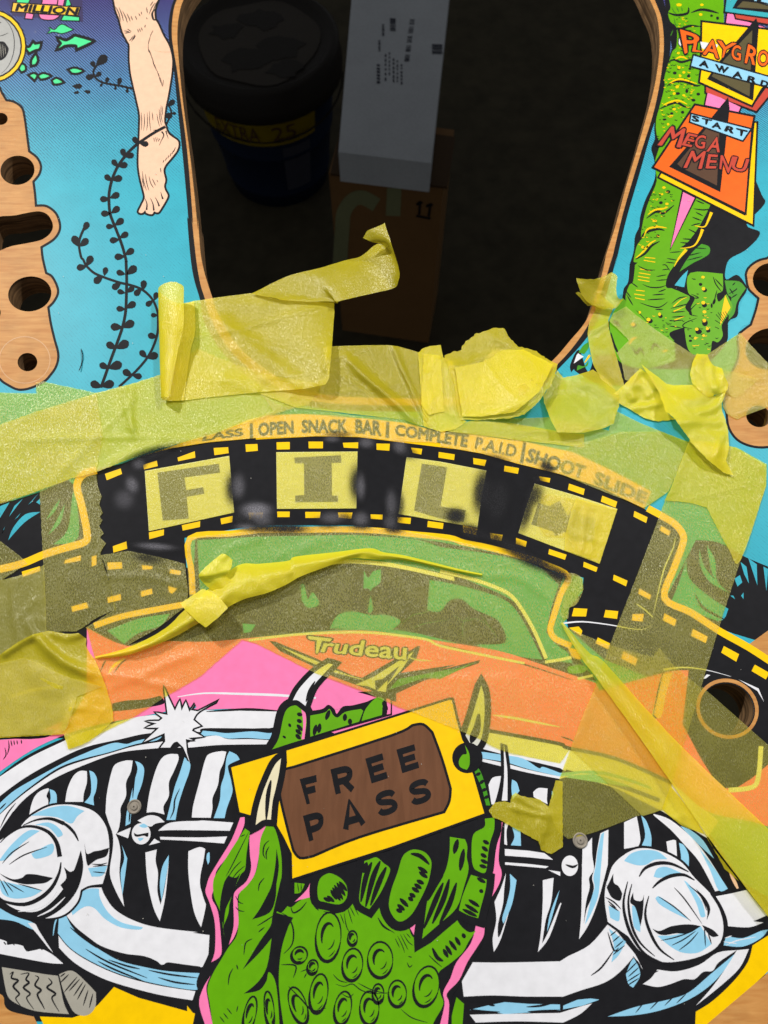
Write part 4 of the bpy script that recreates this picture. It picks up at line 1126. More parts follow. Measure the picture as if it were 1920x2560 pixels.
draw(MB(), '''
T O2
p 3 white s : 665,1120! 740,1085 840,1080! 870,1150 950,1260 1100,1350 1300,1410 1640,1450! Q2:0,1455! 145,1475! 130,1740! 0,1738! O2:1400,1700 1340,1720 1200,1660 1000,1620 830,1560 700,1470 600,1380 545,1305! 590,1230 620,1170
p 4 pale s : 585,1240! 640,1140 740,1090 820,1090! 830,1170 900,1290 1010,1370 1185,1410! 1150,1430 1000,1410 870,1340 780,1250 700,1240 600,1310!
p 3 pale s : 490,1300! 545,1300! 620,1420 730,1520 850,1590 1000,1680 1200,1720 1400,1765 1650,1790! Q2:105,1775! 50,1880! O2:1620,1930 1300,1880 1000,1800 750,1690 580,1580 480,1460!
p 4 white s : 485,1480! 580,1590 750,1700 1000,1810 1300,1890 1620,1940! 1595,2015! 1300,1965 950,1870 750,1785 600,1690 490,1580!
p 4 black s : 545,1305! 620,1400 730,1490 850,1575 960,1620 1080,1635 1200,1650 1300,1690 1340,1720 1420,1705 1540,1720 1658,1735! 1658,1790! 1400,1775 1200,1740 1000,1690 850,1610 700,1510 600,1410
l 5 black 18 : 580,1410 680,1490 800,1580 | 710,1590 900,1700 1220,1830 | 810,1690 950,1760 1220,1870 | 1230,1765 1400,1800 1640,1830 | 1310,1825 1450,1865 1615,1885 | 900,1680 1050,1730 1160,1755
''').build('bumper', car)
draw(MB(), '''
T O2
p 3 white s : -40,1500! 50,1525 60,1555 120,1550 190,1565 230,1612! 290,1600 350,1592 440,1640 525,1712! 380,1702 -40,1622!
p 3 pale s : -40,1225! 130,1320 270,1370 300,1430 250,1420 120,1360 -40,1340!
p 4 white s : 230,1375! 290,1380 330,1450 440,1620! 400,1580 320,1480
l 4 black 14 : 50,1555 30,1530 | 120,1560 100,1530 | 225,1612 190,1555 | 350,1600 340,1580 | 435,1635 300,1500
l 4 pale 14 : 440,1480 455,1380 480,1320
''').build('fender', car)
draw(MB(), '''
T R2
p 3 white s : 845,1860! 880,1780 920,1700! 1200,1702 1658,1692! S2:0,1650! 180,1555 330,1385! 400,1440 480,1540 560,1640 620,1760! 560,1700 480,1780 300,1880 100,1940 -40,1985! R2:1400,1985 1100,1975 860,1985!
p 4 black s : S2:-40,1985! 100,1935 300,1870 430,1780 540,1660! 600,1720 620,1860! 700,1910 800,1910 900,1870 980,1870 1090,1780 1180,1770 1240,1790! 1160,1880 1000,1990 800,2050 500,2080 -40,2060! R2:1200,2030 900,2030! 850,1990! 1200,1985
p 5 pale : S2:-40,2060 80,2010 190,2000 260,2010 120,2060 -40,2090
p 5 pale : R2:1050,2060 1200,2030 1400,2045 1658,2050 1658,2100 1200,2130 1150,2120 910,2095
p 5 white s : R2:910,2135! 1100,2130 1658,2120! S2:60,2080 200,2040! 100,2130 -40,2200! R2:1300,2190 960,2200!
l 6 black 22 : R2:910,2090 1050,2110 1160,2112 | R2:1390,2110 1500,2105 1658,2095 | R2:1380,2070 1500,2060 1620,2030 | R2:1060,2050 1120,2060
p 5 white s : S2:740,1760! 900,1775 1090,1720 1240,1620 1400,1600! 1250,1700 1200,1770 1120,1780 1050,1840 960,1840 850,1880 740,1905 620,1880! 690,1830
p 5 pale s : S2:1395,1620! 1300,1760 1180,1890 1000,2010 760,2100 540,2140 330,2150! 560,2070 830,2010 1000,1950 1180,1800
p 5 white s : S2:1400,1600! 1500,1590! 1420,1750 1260,1900 1060,2060! 1200,1900 1320,1730
l 5.5 black 12 : S2:560,2120 640,2020 | S2:680,2090 760,2010 | S2:800,2060 900,1960 | S2:900,2040 980,1960 | S2:160,2110 330,2030 450,1980
l 5.5 black 18 : S2:620,1870 690,1800 750,1770 | S2:540,1650 600,1750 620,1860 | S2:190,1810 280,1740 380,1600 | S2:330,1450 380,1600 420,1580
p 5 pale s : S2:480,1800! 520,1700 550,1660! 600,1800 540,1910! 500,1880
l 6 black 13 : S2:480,1790 580,1690 | S2:500,1820 590,1740 | S2:490,1860 600,1790 | S2:480,1900 590,1830
p 5 pale s : S2:340,1420! 480,1530! 420,1640 360,1700! 380,1560
l 6 black 13 : S2:350,1480 400,1440 | S2:370,1530 430,1480 | S2:390,1580 460,1520 | S2:370,1640 470,1560
p 4 white s : S2:1215,1155! 1350,1130 1480,1100! 1560,1200 1650,1310! 1560,1350 1540,1360 1620,1370! 1500,1410 1320,1400!
p 4 pale s : S2:1290,1560! 1320,1490 1450,1500 1600,1440 1658,1430! 1600,1500 1450,1570
l 5 white 10 : S2:1310,1560 1400,1520 1560,1490 | S2:1300,1500 1360,1480 | S2:1290,1530 1400,1545
''').build('bumper', car)
draw(MB(), '''
T O2
p 2 black : -80,1560 540,1690 1000,1890 790,2170 620,2200 290,2190 20,2090 -80,2040
p 3 grey s : 15,1740! 200,1770 380,1800 480,1812! 500,1900 530,2040 572,2130! 300,2105 150,2050 70,1990 40,1890
p 3 grey s : 490,1800! 600,1770 720,1870 795,1950! 790,2070 720,2140 620,2120 560,2020 520,1920
l 4 black 22 : 80,1800 110,1780 95,1830 150,1850 110,1900 160,1960 130,2000 170,2060 | 170,1800 240,1790 215,1840 240,1870 195,1910 250,1960 220,2000 280,2090 | 290,1810 320,1830 290,1890 340,1930 310,1970 350,2050 370,2090 | 400,1830 430,1870 390,1910 460,1960 430,2000 490,2110
l 4 black 14 : 500,1870 570,1800 | 530,1950 640,1820 | 570,1940 660,1840 | 610,1980 690,1860 | 640,2010 710,1880 | 690,2060 730,1930 | 740,2080 770,1960 | 500,1820 540,1790
''').build('front_wheel', car)
for s in '''p 2.5 wood s : O2:-60,1940! 25,1980 40,2060 100,2110 280,2150! 350,2300! -60,2300!
p 2.5 yellow : O2:945,1905 1150,1995 1620,2125 1700,2300 400,2300 330,2150 600,2160 740,2115 815,2050
p 2.5 yellow : Q2:-40,2060 40,2160 60,2300 -40,2300
p 2.5 yellow s : S2:1720,1440! 1530,1560! 1490,1700 1370,1860 1200,2020 1060,2110! 1050,2300! 1100,2300! 1760,1680!
p 2.5 wood : S2:1760,1700 1120,2240 1100,2300 1800,2300
p 2.5 green s : R2:800,1990! 862,2045! 850,2212! 850,2300! 740,2300! 760,2150
'''.splitlines(): art('printed_ground', playfield, s)
draw(MB(), '''
T O
p 5.5 white o14 s : 1360,60! 1390,130! 1450,255! 1490,170! 1505,255! 1540,180! 1570,265! 1620,190! Q:-10,250! O:1640,260! Q:235,165! 60,260 10,330! 70,380! 10,400! O:1590,420! Q:90,470! O:1560,480! 1600,500! 1540,490! 1550,600! 1575,690! 1520,560! 1470,510! 1440,520 1410,560! 1330,560! 1370,510! 1365,440! 1190,515! 1320,395! 1210,395! 1300,360! 1215,342! 1320,340! 1350,315! 1290,270! 1390,290! 1375,170!
''').build('sparkle', car)
PALETTE['red_claw'] = (236, 226, 200)

# ------------------------------------------------------------------ printed green hand holding the ticket
hand = bpy.data.objects.new('printed_green_hand', None); COL.objects.link(hand); hand.parent = playfield
draw(MB(), '''
T Q2
p 6 black s : 370,480! 440,450 510,470! 560,300! 640,120! 745,10! 700,300! 780,660! 900,1000! 1100,880 1300,950 1450,800 1640,900 R2:200,800 420,730 500,800! 720,640 950,560! 1030,420! 1180,500! 1200,760! 1190,1000 1060,1200 1040,1480 900,1760 760,1990! 760,2300! Q2:-10,2300! 60,1950! 40,1850 150,1600 200,1400! 100,1180 90,1060 190,880
p 7 pink s : 400,500! 436,495! 430,570 370,700 280,840 200,950 180,1090 165,1170 215,1280 240,1500 240,1640 160,1700! 190,1600 190,1380 150,1220 112,1120 122,1060 150,980 240,830 330,680
p 7 green s : 440,590! 480,620! 452,800 440,930 400,980 330,1150 290,1300 260,1400 270,1510! 240,1300 190,1180 175,1100 180,1010 230,920 330,760
p 8 black s : 300,980! 360,1000 400,960! 330,1150 280,1260 262,1400! 230,1250 260,1060
l 8 black 10 : 470,620 400,760 330,900 280,990 | 290,1010 350,920 410,860 | 300,1060 370,960 440,900 | 400,660 440,640
p 7.4 green s : 265,1380! 310,1180! 300,1300 250,1420
T R2
p 7 pink s : 1125,520! 1182,540! 1160,700 1150,860 1175,960 1150,1060 1080,1180 1030,1280 1030,1460 980,1560 890,1700 820,1850 720,1960 740,2050 720,2300! 640,2300! 700,2060 690,1950 750,1830 800,1700 920,1540 970,1360 1020,1250 1060,1040 1060,930 1110,860 1100,760
p 7 pink s : 720,655! 690,800 620,960 580,1100 520,1300 460,1500! 400,1390! 460,1220 540,1120 560,1000 640,880
p 7 pink s : 355,770! 350,850 300,960 250,1120 200,1190! 230,1100 300,930
p 7 pink s : Q2:1020,1010! 1010,1150 900,1180 850,1200! 950,1100 990,1020
p 7 pink s : Q2:1385,890! 1390,960 1350,1080! 1345,1040
p 7 pink s : Q2:1290,1170! 1320,1120! 1340,1160!
p 7.4 green s : Q2:850,1040! 935,1050! 900,1120 850,1130!
l 8 black 9 : Q2:875,1045 885,1120 | Q2:905,1050 905,1110
T Q2
p 8 green s : 640,545! 690,600 730,750 745,900 735,1080 715,1180 695,1270! 740,1290 790,1235! 830,1240 900,1185 1000,1160 1060,1190! 1290,1180 1340,1155 1400,1270! 1460,1270! 1600,1190 R2:0,1270 150,1225 225,1180! 240,1290 300,1385 400,1385! 430,1480 500,1530! 560,1500 650,1460 740,1380 790,1315! 830,1390 900,1450 960,1440! 900,1530 850,1620 760,1700 690,1750! 650,1800 665,1950 690,2050 610,2200 590,2300! Q2:180,2300! 150,2060 128,1920 170,1800 240,1680 300,1580 370,1480 385,1350 385,1200 400,1110 470,1050 530,950 555,820 560,670 600,570
p 8.5 pink s : 530,560! 630,540! 570,670 552,830 520,970 460,1060 390,1130 378,1200 385,1380 350,1490 305,1555! 345,1400 343,1190 360,1110 450,1030 490,920 480,800 480,640
p 8.6 pink s : 155,1810! 120,1900 130,2000 170,2212! 190,2300! 140,2300! 60,2060 90,1920
p 9 black s : 700,760! 720,900 700,1050! 690,1180 640,1290 500,1345! 560,1260 620,1150 660,1060 690,900
p 9 black s : 740,1000! 730,1200 700,1290! 840,1330! 800,1400! 740,1600 720,1900 770,2300! 730,2300! 700,1900 640,1780 620,1850! 560,1930 430,1960! 540,1870 620,1740 660,1500! 560,1620 420,1760! 560,1530 650,1400 670,1300
l 9 black 13 : 540,1400 620,1350 680,1310 | 550,1450 600,1410 | 640,690 600,730 590,800 610,840 | 640,740 615,790 620,850 | 600,1000 560,1050 550,1110 | 500,1505 445,1540 430,1640 | 340,1750 310,1810 300,1890 | 370,1720 380,1760
l 9 black 11 : 360,1150 390,1200 425,1215 | 360,1240 390,1270 435,1280 | 330,2130 290,2080 | 300,2170 260,2120 | 270,2200 230,2150 | 380,2060 370,2110
l 9 black 16 : 740,1290 800,1330 840,1430 830,1550 760,1630 | 820,1240 840,1290 900,1260 950,1200 | 1090,1280 1180,1290 1270,1275 | 1010,1230 1050,1270 | 800,1900 900,2000 1000,2100 1110,2080 | 740,1720 860,1730 840,1830
l 9 black 9 : 1260,1290 1280,1400 1310,1460 | 1290,1250 1330,1380 | 1310,1240 1350,1320 | 1230,1300 1260,1380 | 1340,1230 1380,1310
l 9 black 11 : 900,1780 960,1760 1010,1790 | 1190,1880 1260,1900 1330,1880 1400,1930 1500,1960 1640,1950 | 1240,1960 1300,1990 1340,1960 | 1540,1330 1580,1400 1640,1440 | 1170,1800 1220,1850 1290,1870 | 930,1830 950,1790
l 9 black 11 : R2:-20,1870 100,1930 230,1960 | R2:340,2090 430,2160 560,2200 | R2:570,1640 620,1690 680,1740 | R2:150,1330 200,1400 290,1460 | R2:400,1650 430,1660 | R2:390,1700 410,1740 435,1720
l 9 black 9 : R2:310,1480 350,1560 370,1620 | R2:335,1470 370,1540 400,1600 | R2:360,1465 400,1530 440,1560 | R2:385,1460 420,1500 | R2:290,1500 330,1580
''').build('palm', hand)
mb = MB()
for s in ('Q2:1130,1490 105,205 4', 'Q2:1330,1720 85,135 6', 'Q2:1560,1680 105,150 0', 'Q2:1050,1960 75,165 8', 'Q2:890,1640 65,70 30', 'Q2:880,2060 70,160 -18', 'Q2:1250,2080 70,140 10', 'Q2:1470,2080 80,140 0',
          'R2:550,1900 105,170 12', 'R2:310,1960 75,110 0', 'R2:150,1960 48,80 0', 'Q2:1330,1500 40,60 0', 'Q2:1000,1740 45,60 10', 'Q2:480,2130 50,150 12', 'Q2:640,2090 40,150 -6'):
    w, r, a = s.split(); rx, ry = [float(x) for x in r.split(',')]
    q, t = pts(w); k = TILES[t][2]; a = math.radians(float(a))
    for (kx, ky, t0, t1, wd) in ((1, 1, 10, 190, 36), (1, 1, 175, 375, 20), (0.52, 0.55, 150, 310, 34), (0.5, 0.5, 10, 90, 13), (0.75, 0.8, 40, 80, 10)):
        arc = []
        for i in range(13):
            s_ = math.radians(t0 + (t1 - t0) * i / 12)
            x, y = rx * kx * math.cos(s_), ry * ky * math.sin(s_)
            arc.append((q[0][0] + (x * math.cos(a) - y * math.sin(a)) / k, q[0][1] + (x * math.sin(a) + y * math.cos(a)) / k))
        A, B = ribbon(arc, wd / k, 1); n = len(A)
        mb.mesh([P(u, v, lift(9.5)) for u, v in A + B], [(i, i + 1, n + i + 1, n + i) for i in range(n - 1)], 'black')
mb.build('skin_bumps', hand)
for s in ('''p 9 green o20 s : Q2:1040,1090 1060,1010 1110,970 1160,965 1240,1010 1285,1080 1280,1170 1220,1220 1100,1200 1050,1180
l 10 black 12 : Q2:1150,1100 1200,1180 | Q2:1165,1080 1230,1190 | Q2:1180,1060 1250,1180 | Q2:1200,1040 1270,1150 | Q2:1220,1030 1285,1110 | Q2:1090,1165 1150,1195 | Q2:1120,1150 1180,1200''',
          '''p 9 green o18 s : Q2:1430,860! 1470,848 1530,830 1590,880! 1640,920 1630,980 1560,1130 1470,1260! 1390,1200 1400,1050
l 10 black 16 : Q2:1490,870 1440,1000 1400,1200 | Q2:1560,860 1500,1000 1440,1240 | Q2:1610,910 1550,1040 1480,1230 | Q2:1450,870 1420,960''',
          '''p 9 green o24 s : R2:350,830 400,780 460,765 540,790 590,860 585,950 560,1050 500,1180 430,1300 350,1360 290,1340 240,1240 260,1100 310,960
l 10 black 13 : R2:480,910 560,960 | R2:490,950 560,1000 | R2:470,1020 530,1050 | R2:450,1050 510,1090 | R2:430,1080 490,1120 | R2:410,1130 460,1160 | R2:400,1160 440,1190 | R2:330,1170 400,1240 | R2:310,1220 370,1270 | R2:420,800 500,820 575,890 | R2:300,1260 350,1285''',
          '''p 9 green o22 s : R2:745,660! 870,680! 890,740 885,830 900,930 860,1080 800,1250 660,1380 515,1505! 530,1400 560,1180 600,1080 700,960 740,800
l 10 black 16 : R2:690,1040 620,1200 530,1420 | R2:740,1010 690,1180 600,1380 | R2:800,1040 740,1220 660,1380 | R2:860,760 830,940 | R2:810,680 780,800 | R2:690,970 620,1060 560,1190''',
          '''p 9 green o18 s : R2:1035,510! 1115,500! 1112,600 1080,700 1062,800 1050,920 1030,960 980,945 940,910 925,800 940,640 1030,580
l 10 black 12 : R2:1060,780 1010,740 | R2:1070,720 1020,690 | R2:1050,830 1000,800 | R2:1060,880 1000,850 | R2:1050,915 990,895''',
          '''p 9 green o20 s : R2:920,975! 1050,1015! 1040,1100 1000,1250 980,1335! 900,1310 820,1270! 850,1150
l 10 black 12 : R2:990,1240 900,1180 | R2:980,1290 870,1220 | R2:970,1320 850,1260 | R2:1040,1040 970,1000 | R2:1020,1120 990,1100
l 10 black 12 : R2:830,1560 790,1490 | R2:800,1600 740,1520 | R2:760,1640 710,1560 | R2:730,1660 690,1590 | R2:600,1580 640,1660 690,1690 | R2:870,1500 850,1460''',
          '''p 5 pink s : Q:985,290! 1030,140 1100,0! 1440,170! 1400,230 1260,230!
p 6 black s : Q:985,255! 1080,240 1130,205 1180,240 1200,280 1250,220 1330,210 1450,180! 1520,150 1600,150 1658,180! 1658,290! 980,480!
p 7 green s : Q:980,295! 1100,270 1140,240 1170,290 1210,310 1270,265 1400,240! 1420,255! 1385,345! 980,470!
p 7 green s : Q:1405,340! 1440,240 1530,145 1590,155! 1580,220 1575,290!
p 7 pink s : Q:1610,155! 1645,170 1645,280! 1615,285! 1620,230
l 8 black 13 : Q:1140,250 1110,330 | Q:1270,280 1265,340 | Q:1010,460 1030,370 | Q:1050,440 1060,360 | Q:1310,370 1310,320 | Q:1580,180 1620,250 | Q:1585,220 1610,285''',
          '''p 7 green o20 s : Q:665,575! 720,480 760,300 800,230 870,212 930,260 950,350 930,490! 800,530
p 8 pink s : Q:905,235! 942,280 945,360 932,490! 908,492! 922,360
l 9 black 12 : Q:870,280 915,290 | Q:870,330 910,350 | Q:870,370 915,420 | Q:860,410 905,450 | Q:860,450 900,490 | Q:800,380 820,370 | Q:760,480 770,465''',
          '''p 8 leafgreen s : R:870,540! 905,610 905,700 880,745! 830,720 820,670 860,620 890,610
p 8 leafgreen s : R:925,740! 945,685! 1000,760 1040,880 1080,1040! 1045,1040! 1010,900 960,790
l 9 black 10 : R:845,680 860,700 850,720 | R:880,640 890,660 | R:960,790 1000,770 | R:990,860 1030,830 | R:1010,920 1050,900 | R:1030,980 1070,960'''):
    art('finger', hand, s)
for s in ('p 9 white o13 s : Q:836,168! 890,70 L:480,2130 600,2050! 640,2060! L:560,2140 Q:1000,60 940,215! 880,170\nl 10 black 9 : Q:1020,10 975,90 945,180',
          'p 17 cream o16 s : Q:738,650! 720,780 694,900 668,1010 654,1158! 590,1160 528,1202! 546,1080 588,930 645,790 690,700\nl 18 black 13 : Q:655,830 630,960 615,1160',
          'p 9 milky o16 s : R:875,460! 930,300 980,130 1005,40! 1030,150 1030,330 1000,500 940,575!\nl 10 black 24 : R:985,280 970,400 940,470 920,520',
          'p 9 white o8 s : R:1190,520! 1210,650 1222,770 1222,1000! 1175,1000! 1195,800'):
    art('claw', hand, s)

# ------------------------------------------------------------------ printed ticket with the stained wooden insert
tk = bpy.data.objects.new('printed_ticket', None); COL.objects.link(tk); tk.parent = playfield
draw(MB(), '''
T R
p 13 yellow o20 : 740,165 760,165 800,330 848,498 870,530 800,620 935,775 1030,1105 Q:1658,1380 1245,1510 832,1645 828,1440 760,1300 690,1180 395,1095 325,725 1000,520 1658,315
e 14 black : R:890,645 126,128
p 14 green s : R:870,540! 905,610 908,700 885,745! 830,720 820,670 850,620 885,610
''').build('ticket_paper', tk)
draw(MB(), '''
T Q
p 15 inlay o22 s : 730,790! 760,755 850,730! 1658,470 R:440,385! 520,378 590,440! 670,660 740,900! 730,1000 690,1085! 0,1290 Q:1000,1450! 900,1465 850,1410! 790,1180 740,960
''').build('wooden_insert', tk)
draw(MB(), '''
T Q
B 16 black F .27 : 950,1032 1050,1005 1030,790 893,825
B 16 black R .27 : 1190,950 1352,905 1320,700 1148,745
B 16 black P .27 : 970,1340 1105,1290 1080,1085 920,1130
B 16 black A .27 : 1255,1245 1440,1190 1320,990 1285,1000
T R
B 16 black E .27 : 95,855 230,812 185,610 45,655
B 16 black E .27 : 350,770 490,725 450,535 302,580
B 16 black S .27 : 160,1135 320,1085 280,900 122,945
B 16 black S .27 : 435,1045 598,990 555,810 400,860
''').build('ticket_lettering', tk)
for s in ('O:1115,1050 58,66', 'S2:100,690 62,62'):
    w, r = s.split(); q, t = pts(w); k = TILES[t][2]; R = float(r.split(',')[0]) / k
    c = P(q[0][0], q[0][1], 0); rr = P(q[0][0] + R, q[0][1], 0)[0] - c[0]
    mb = MB(); prof = [(1.0, .00010), (1.0, .0004), (.86, .0007), (.74, .0005), (.7, .00035), (.5, .00035), (.42, .0008), (.12, .0009), (.1, .0004)]
    n = 24
    vs = [(c[0] + rr * f * math.cos(a), c[1] + rr * f * math.sin(a), z) for f, z in prof for a in [i * math.tau / n for i in range(n)]]
    fs = [(j * n + i, j * n + (i + 1) % n, (j + 1) * n + (i + 1) % n, (j + 1) * n + i) for j in range(len(prof) - 1) for i in range(n)] + [tuple((len(prof) - 1) * n + i for i in range(n))]
    PALETTE['dull_metal'] = (150, 142, 130)
    mb.mesh(vs, fs, 'dull_metal'); mb.build('threaded_insert', playfield, smooth_shade=False)

# dust specks on the lacquer
rd = random.Random(11); mb = MB()
PALETTE['dust'] = (188, 184, 174)
for i in range(150):
    u, v = rd.uniform(0, 1920), rd.uniform(0, 2560); r = rd.uniform(.5, 1.5); STEP[0] += 1
    if inside(np.array([u]), np.array([v]), offset(CUTOUT, 14))[0]: continue
    mb.face([P(u + r * rd.uniform(.6, 1.3) * math.cos(t), v + r * rd.uniform(.6, 1.3) * math.sin(t), lift(20)) for t in (0, 1.6, 3.1, 4.7)], 'dust')
mb.build('dust', playfield, kind='stuff')
# ------------------------------------------------------------------ masking tape: thin crepe paper that lets the print show through
TAPES = {}
def tape_material(op):
    if op in TAPES: return TAPES[op]
    m = TAPES[op] = bpy.data.materials.new('yellow_masking_tape'); m.use_nodes = True
    nt = m.node_tree; N, L = nt.nodes, nt.links
    for n in list(N): N.remove(n)
    out = N.new('ShaderNodeOutputMaterial')
    tc = N.new('ShaderNodeTexCoord')
    fib = N.new('ShaderNodeTexNoise'); fib.inputs['Scale'].default_value = 2300; fib.inputs['Detail'].default_value = 4; fib.inputs['Roughness'].default_value = 0.7
    big = N.new('ShaderNodeTexNoise'); big.inputs['Scale'].default_value = 70; big.inputs['Detail'].default_value = 5
    for n in (fib, big): L.new(tc.outputs['Object'], n.inputs['Vector'])
    tr = N.new('ShaderNodeBsdfTransparent'); tr.inputs['Color'].default_value = (0.99, 0.935, 0.36, 1) if op >= .5 else TAPE_T
    tl = N.new('ShaderNodeBsdfTranslucent'); tl.inputs['Color'].default_value = (0.94, 0.87, 0.17, 1) if op >= .5 else TAPE_L
    df = N.new('ShaderNodeBsdfDiffuse'); df.inputs['Color'].default_value = (0.86, 0.795, 0.15, 1) if op >= .5 else TAPE_D
    gl = N.new('ShaderNodeBsdfGlossy'); gl.inputs['Roughness'].default_value = 0.27; gl.inputs['Color'].default_value = (1, 1, 0.92, 1)
    mp = N.new('ShaderNodeMapping'); mp.inputs['Scale'].default_value = (1.0, 0.45, 1.0); mp.inputs['Rotation'].default_value = (0, 0, 0.5)
    L.new(tc.outputs['Object'], mp.inputs['Vector']); L.new(mp.outputs[0], fib.inputs['Vector'])
    bp = N.new('ShaderNodeBump'); bp.inputs['Strength'].default_value = 0.5; bp.inputs['Distance'].default_value = 0.0004
    L.new(fib.outputs['Fac'], bp.inputs['Height'])
    if op < 0.5:                                          # loose tape is crumpled: sharp little creases
        rg = N.new('ShaderNodeTexNoise'); rg.noise_type = 'RIDGED_MULTIFRACTAL'; rg.inputs['Scale'].default_value = 42; rg.inputs['Detail'].default_value = 3
        rg.inputs['Distortion'].default_value = 0.6
        L.new(tc.outputs['Object'], rg.inputs['Vector'])
        b2 = N.new('ShaderNodeBump'); b2.inputs['Strength'].default_value = 0.28; b2.inputs['Distance'].default_value = 0.0010
        L.new(rg.outputs['Fac'], b2.inputs['Height']); L.new(b2.outputs[0], bp.inputs['Normal'])
    for n in (df, gl, tl): L.new(bp.outputs[0], n.inputs['Normal'])
    body = N.new('ShaderNodeMixShader'); body.inputs[0].default_value = 0.16 if op < 0.33 else (0.28 if op < 0.5 else TAPE_TL)
    L.new(df.outputs[0], body.inputs[1]); L.new(tl.outputs[0], body.inputs[2])
    ad = N.new('ShaderNodeMath'); ad.operation = 'MULTIPLY_ADD'; ad.inputs[1].default_value = 0.45; L.new(big.outputs['Fac'], ad.inputs[0]); L.new(fib.outputs['Fac'], ad.inputs[2])
    mr = N.new('ShaderNodeMapRange'); mr.inputs['From Min'].default_value = 0.42; mr.inputs['From Max'].default_value = 1.03
    mr.inputs['To Min'].default_value = op + 0.13; mr.inputs['To Max'].default_value = op - 0.13
    L.new(ad.outputs[0], mr.inputs['Value'])
    mx = N.new('ShaderNodeMixShader'); L.new(mr.outputs[0], mx.inputs[0]); L.new(body.outputs[0], mx.inputs[1]); L.new(tr.outputs[0], mx.inputs[2])
    top = N.new('ShaderNodeMixShader')
    sp = N.new('ShaderNodeMapRange'); sp.inputs['From Min'].default_value = 0.50; sp.inputs['From Max'].default_value = 0.72; sp.inputs['To Min'].default_value = 0.015; sp.inputs['To Max'].default_value = 0.15
    L.new(fib.outputs['Fac'], sp.inputs['Value']); L.new(sp.outputs[0], top.inputs[0])
    L.new(mx.outputs[0], top.inputs[1]); L.new(gl.outputs[0], top.inputs[2]); L.new(top.outputs[0], out.inputs['Surface'])
    return m
TAPE_T = (0.99, 0.93, 0.42, 1); TAPE_D = (0.93, 0.79, 0.030, 1); TAPE_L = (0.97, 0.86, 0.06, 1); TAPE_TL = 0.42

CELL = 5.0
HX, HY = int(2400 / CELL), int(3000 / CELL)
HM = np.full((HY, HX), .29e-3)                                    # height of what already lies at each place of the board (photo pixels / CELL)
GU, GV = np.meshgrid((np.arange(HX) + 0.5) * CELL - 240, (np.arange(HY) + 0.5) * CELL - 200)
HM[(GV > 1690) & (GU > 640) & (GU < 1290)] = .56e-3
def hm_at(u, v):
    i = np.clip(((v + 200) / CELL).astype(int), 1, HY - 2); j = np.clip(((u + 240) / CELL).astype(int), 1, HX - 2)
    return np.maximum.reduce([HM[i + a, j + b] for a in (-1, 0, 1) for b in (-1, 0, 1)])
def hm_soft(u, v):
    o = [(a, b) for a in (-9, 0, 9) for b in (-9, 0, 9)]
    return np.maximum(sum(hm_at(u + a, v + b) for a, b in o) / 9, hm_at(u, v) * .6 + .4 * HM[np.clip(((v + 200) / CELL).astype(int), 1, HY - 2), np.clip(((u + 240) / CELL).astype(int), 1, HX - 2)])

def resample(p, step):
    out = []
    n = len(p)
    for i in range(n):
        a, b = p[i], p[(i + 1) % n]; d = math.hypot(b[0] - a[0], b[1] - a[1]); k = max(1, int(d / step))
        out += [(a[0] + (b[0] - a[0]) * j / k, a[1] + (b[1] - a[1]) * j / k) for j in range(k)]
    return out

def seg_dist(u, v, p):
    d = np.full(u.shape, 1e9); s = np.zeros(u.shape); n = len(p) - 1
    for i in range(n):
        ax, ay = p[i]; bx, by = p[i + 1]; ex, ey = bx - ax, by - ay; l2 = ex * ex + ey * ey + 1e-9
        t = np.clip(((u - ax) * ex + (v - ay) * ey) / l2, 0, 1)
        q = np.hypot(u - ax - t * ex, v - ay - t * ey)
        m = q < d; d = np.where(m, q, d); s = np.where(m, (i + t) / n, s)
    return d, s

def nz2(u, v, k, seed):
    return np.array([noise.noise((a * k, b * k, seed)) for a, b in zip(u.ravel(), v.ravel())]).reshape(u.shape)

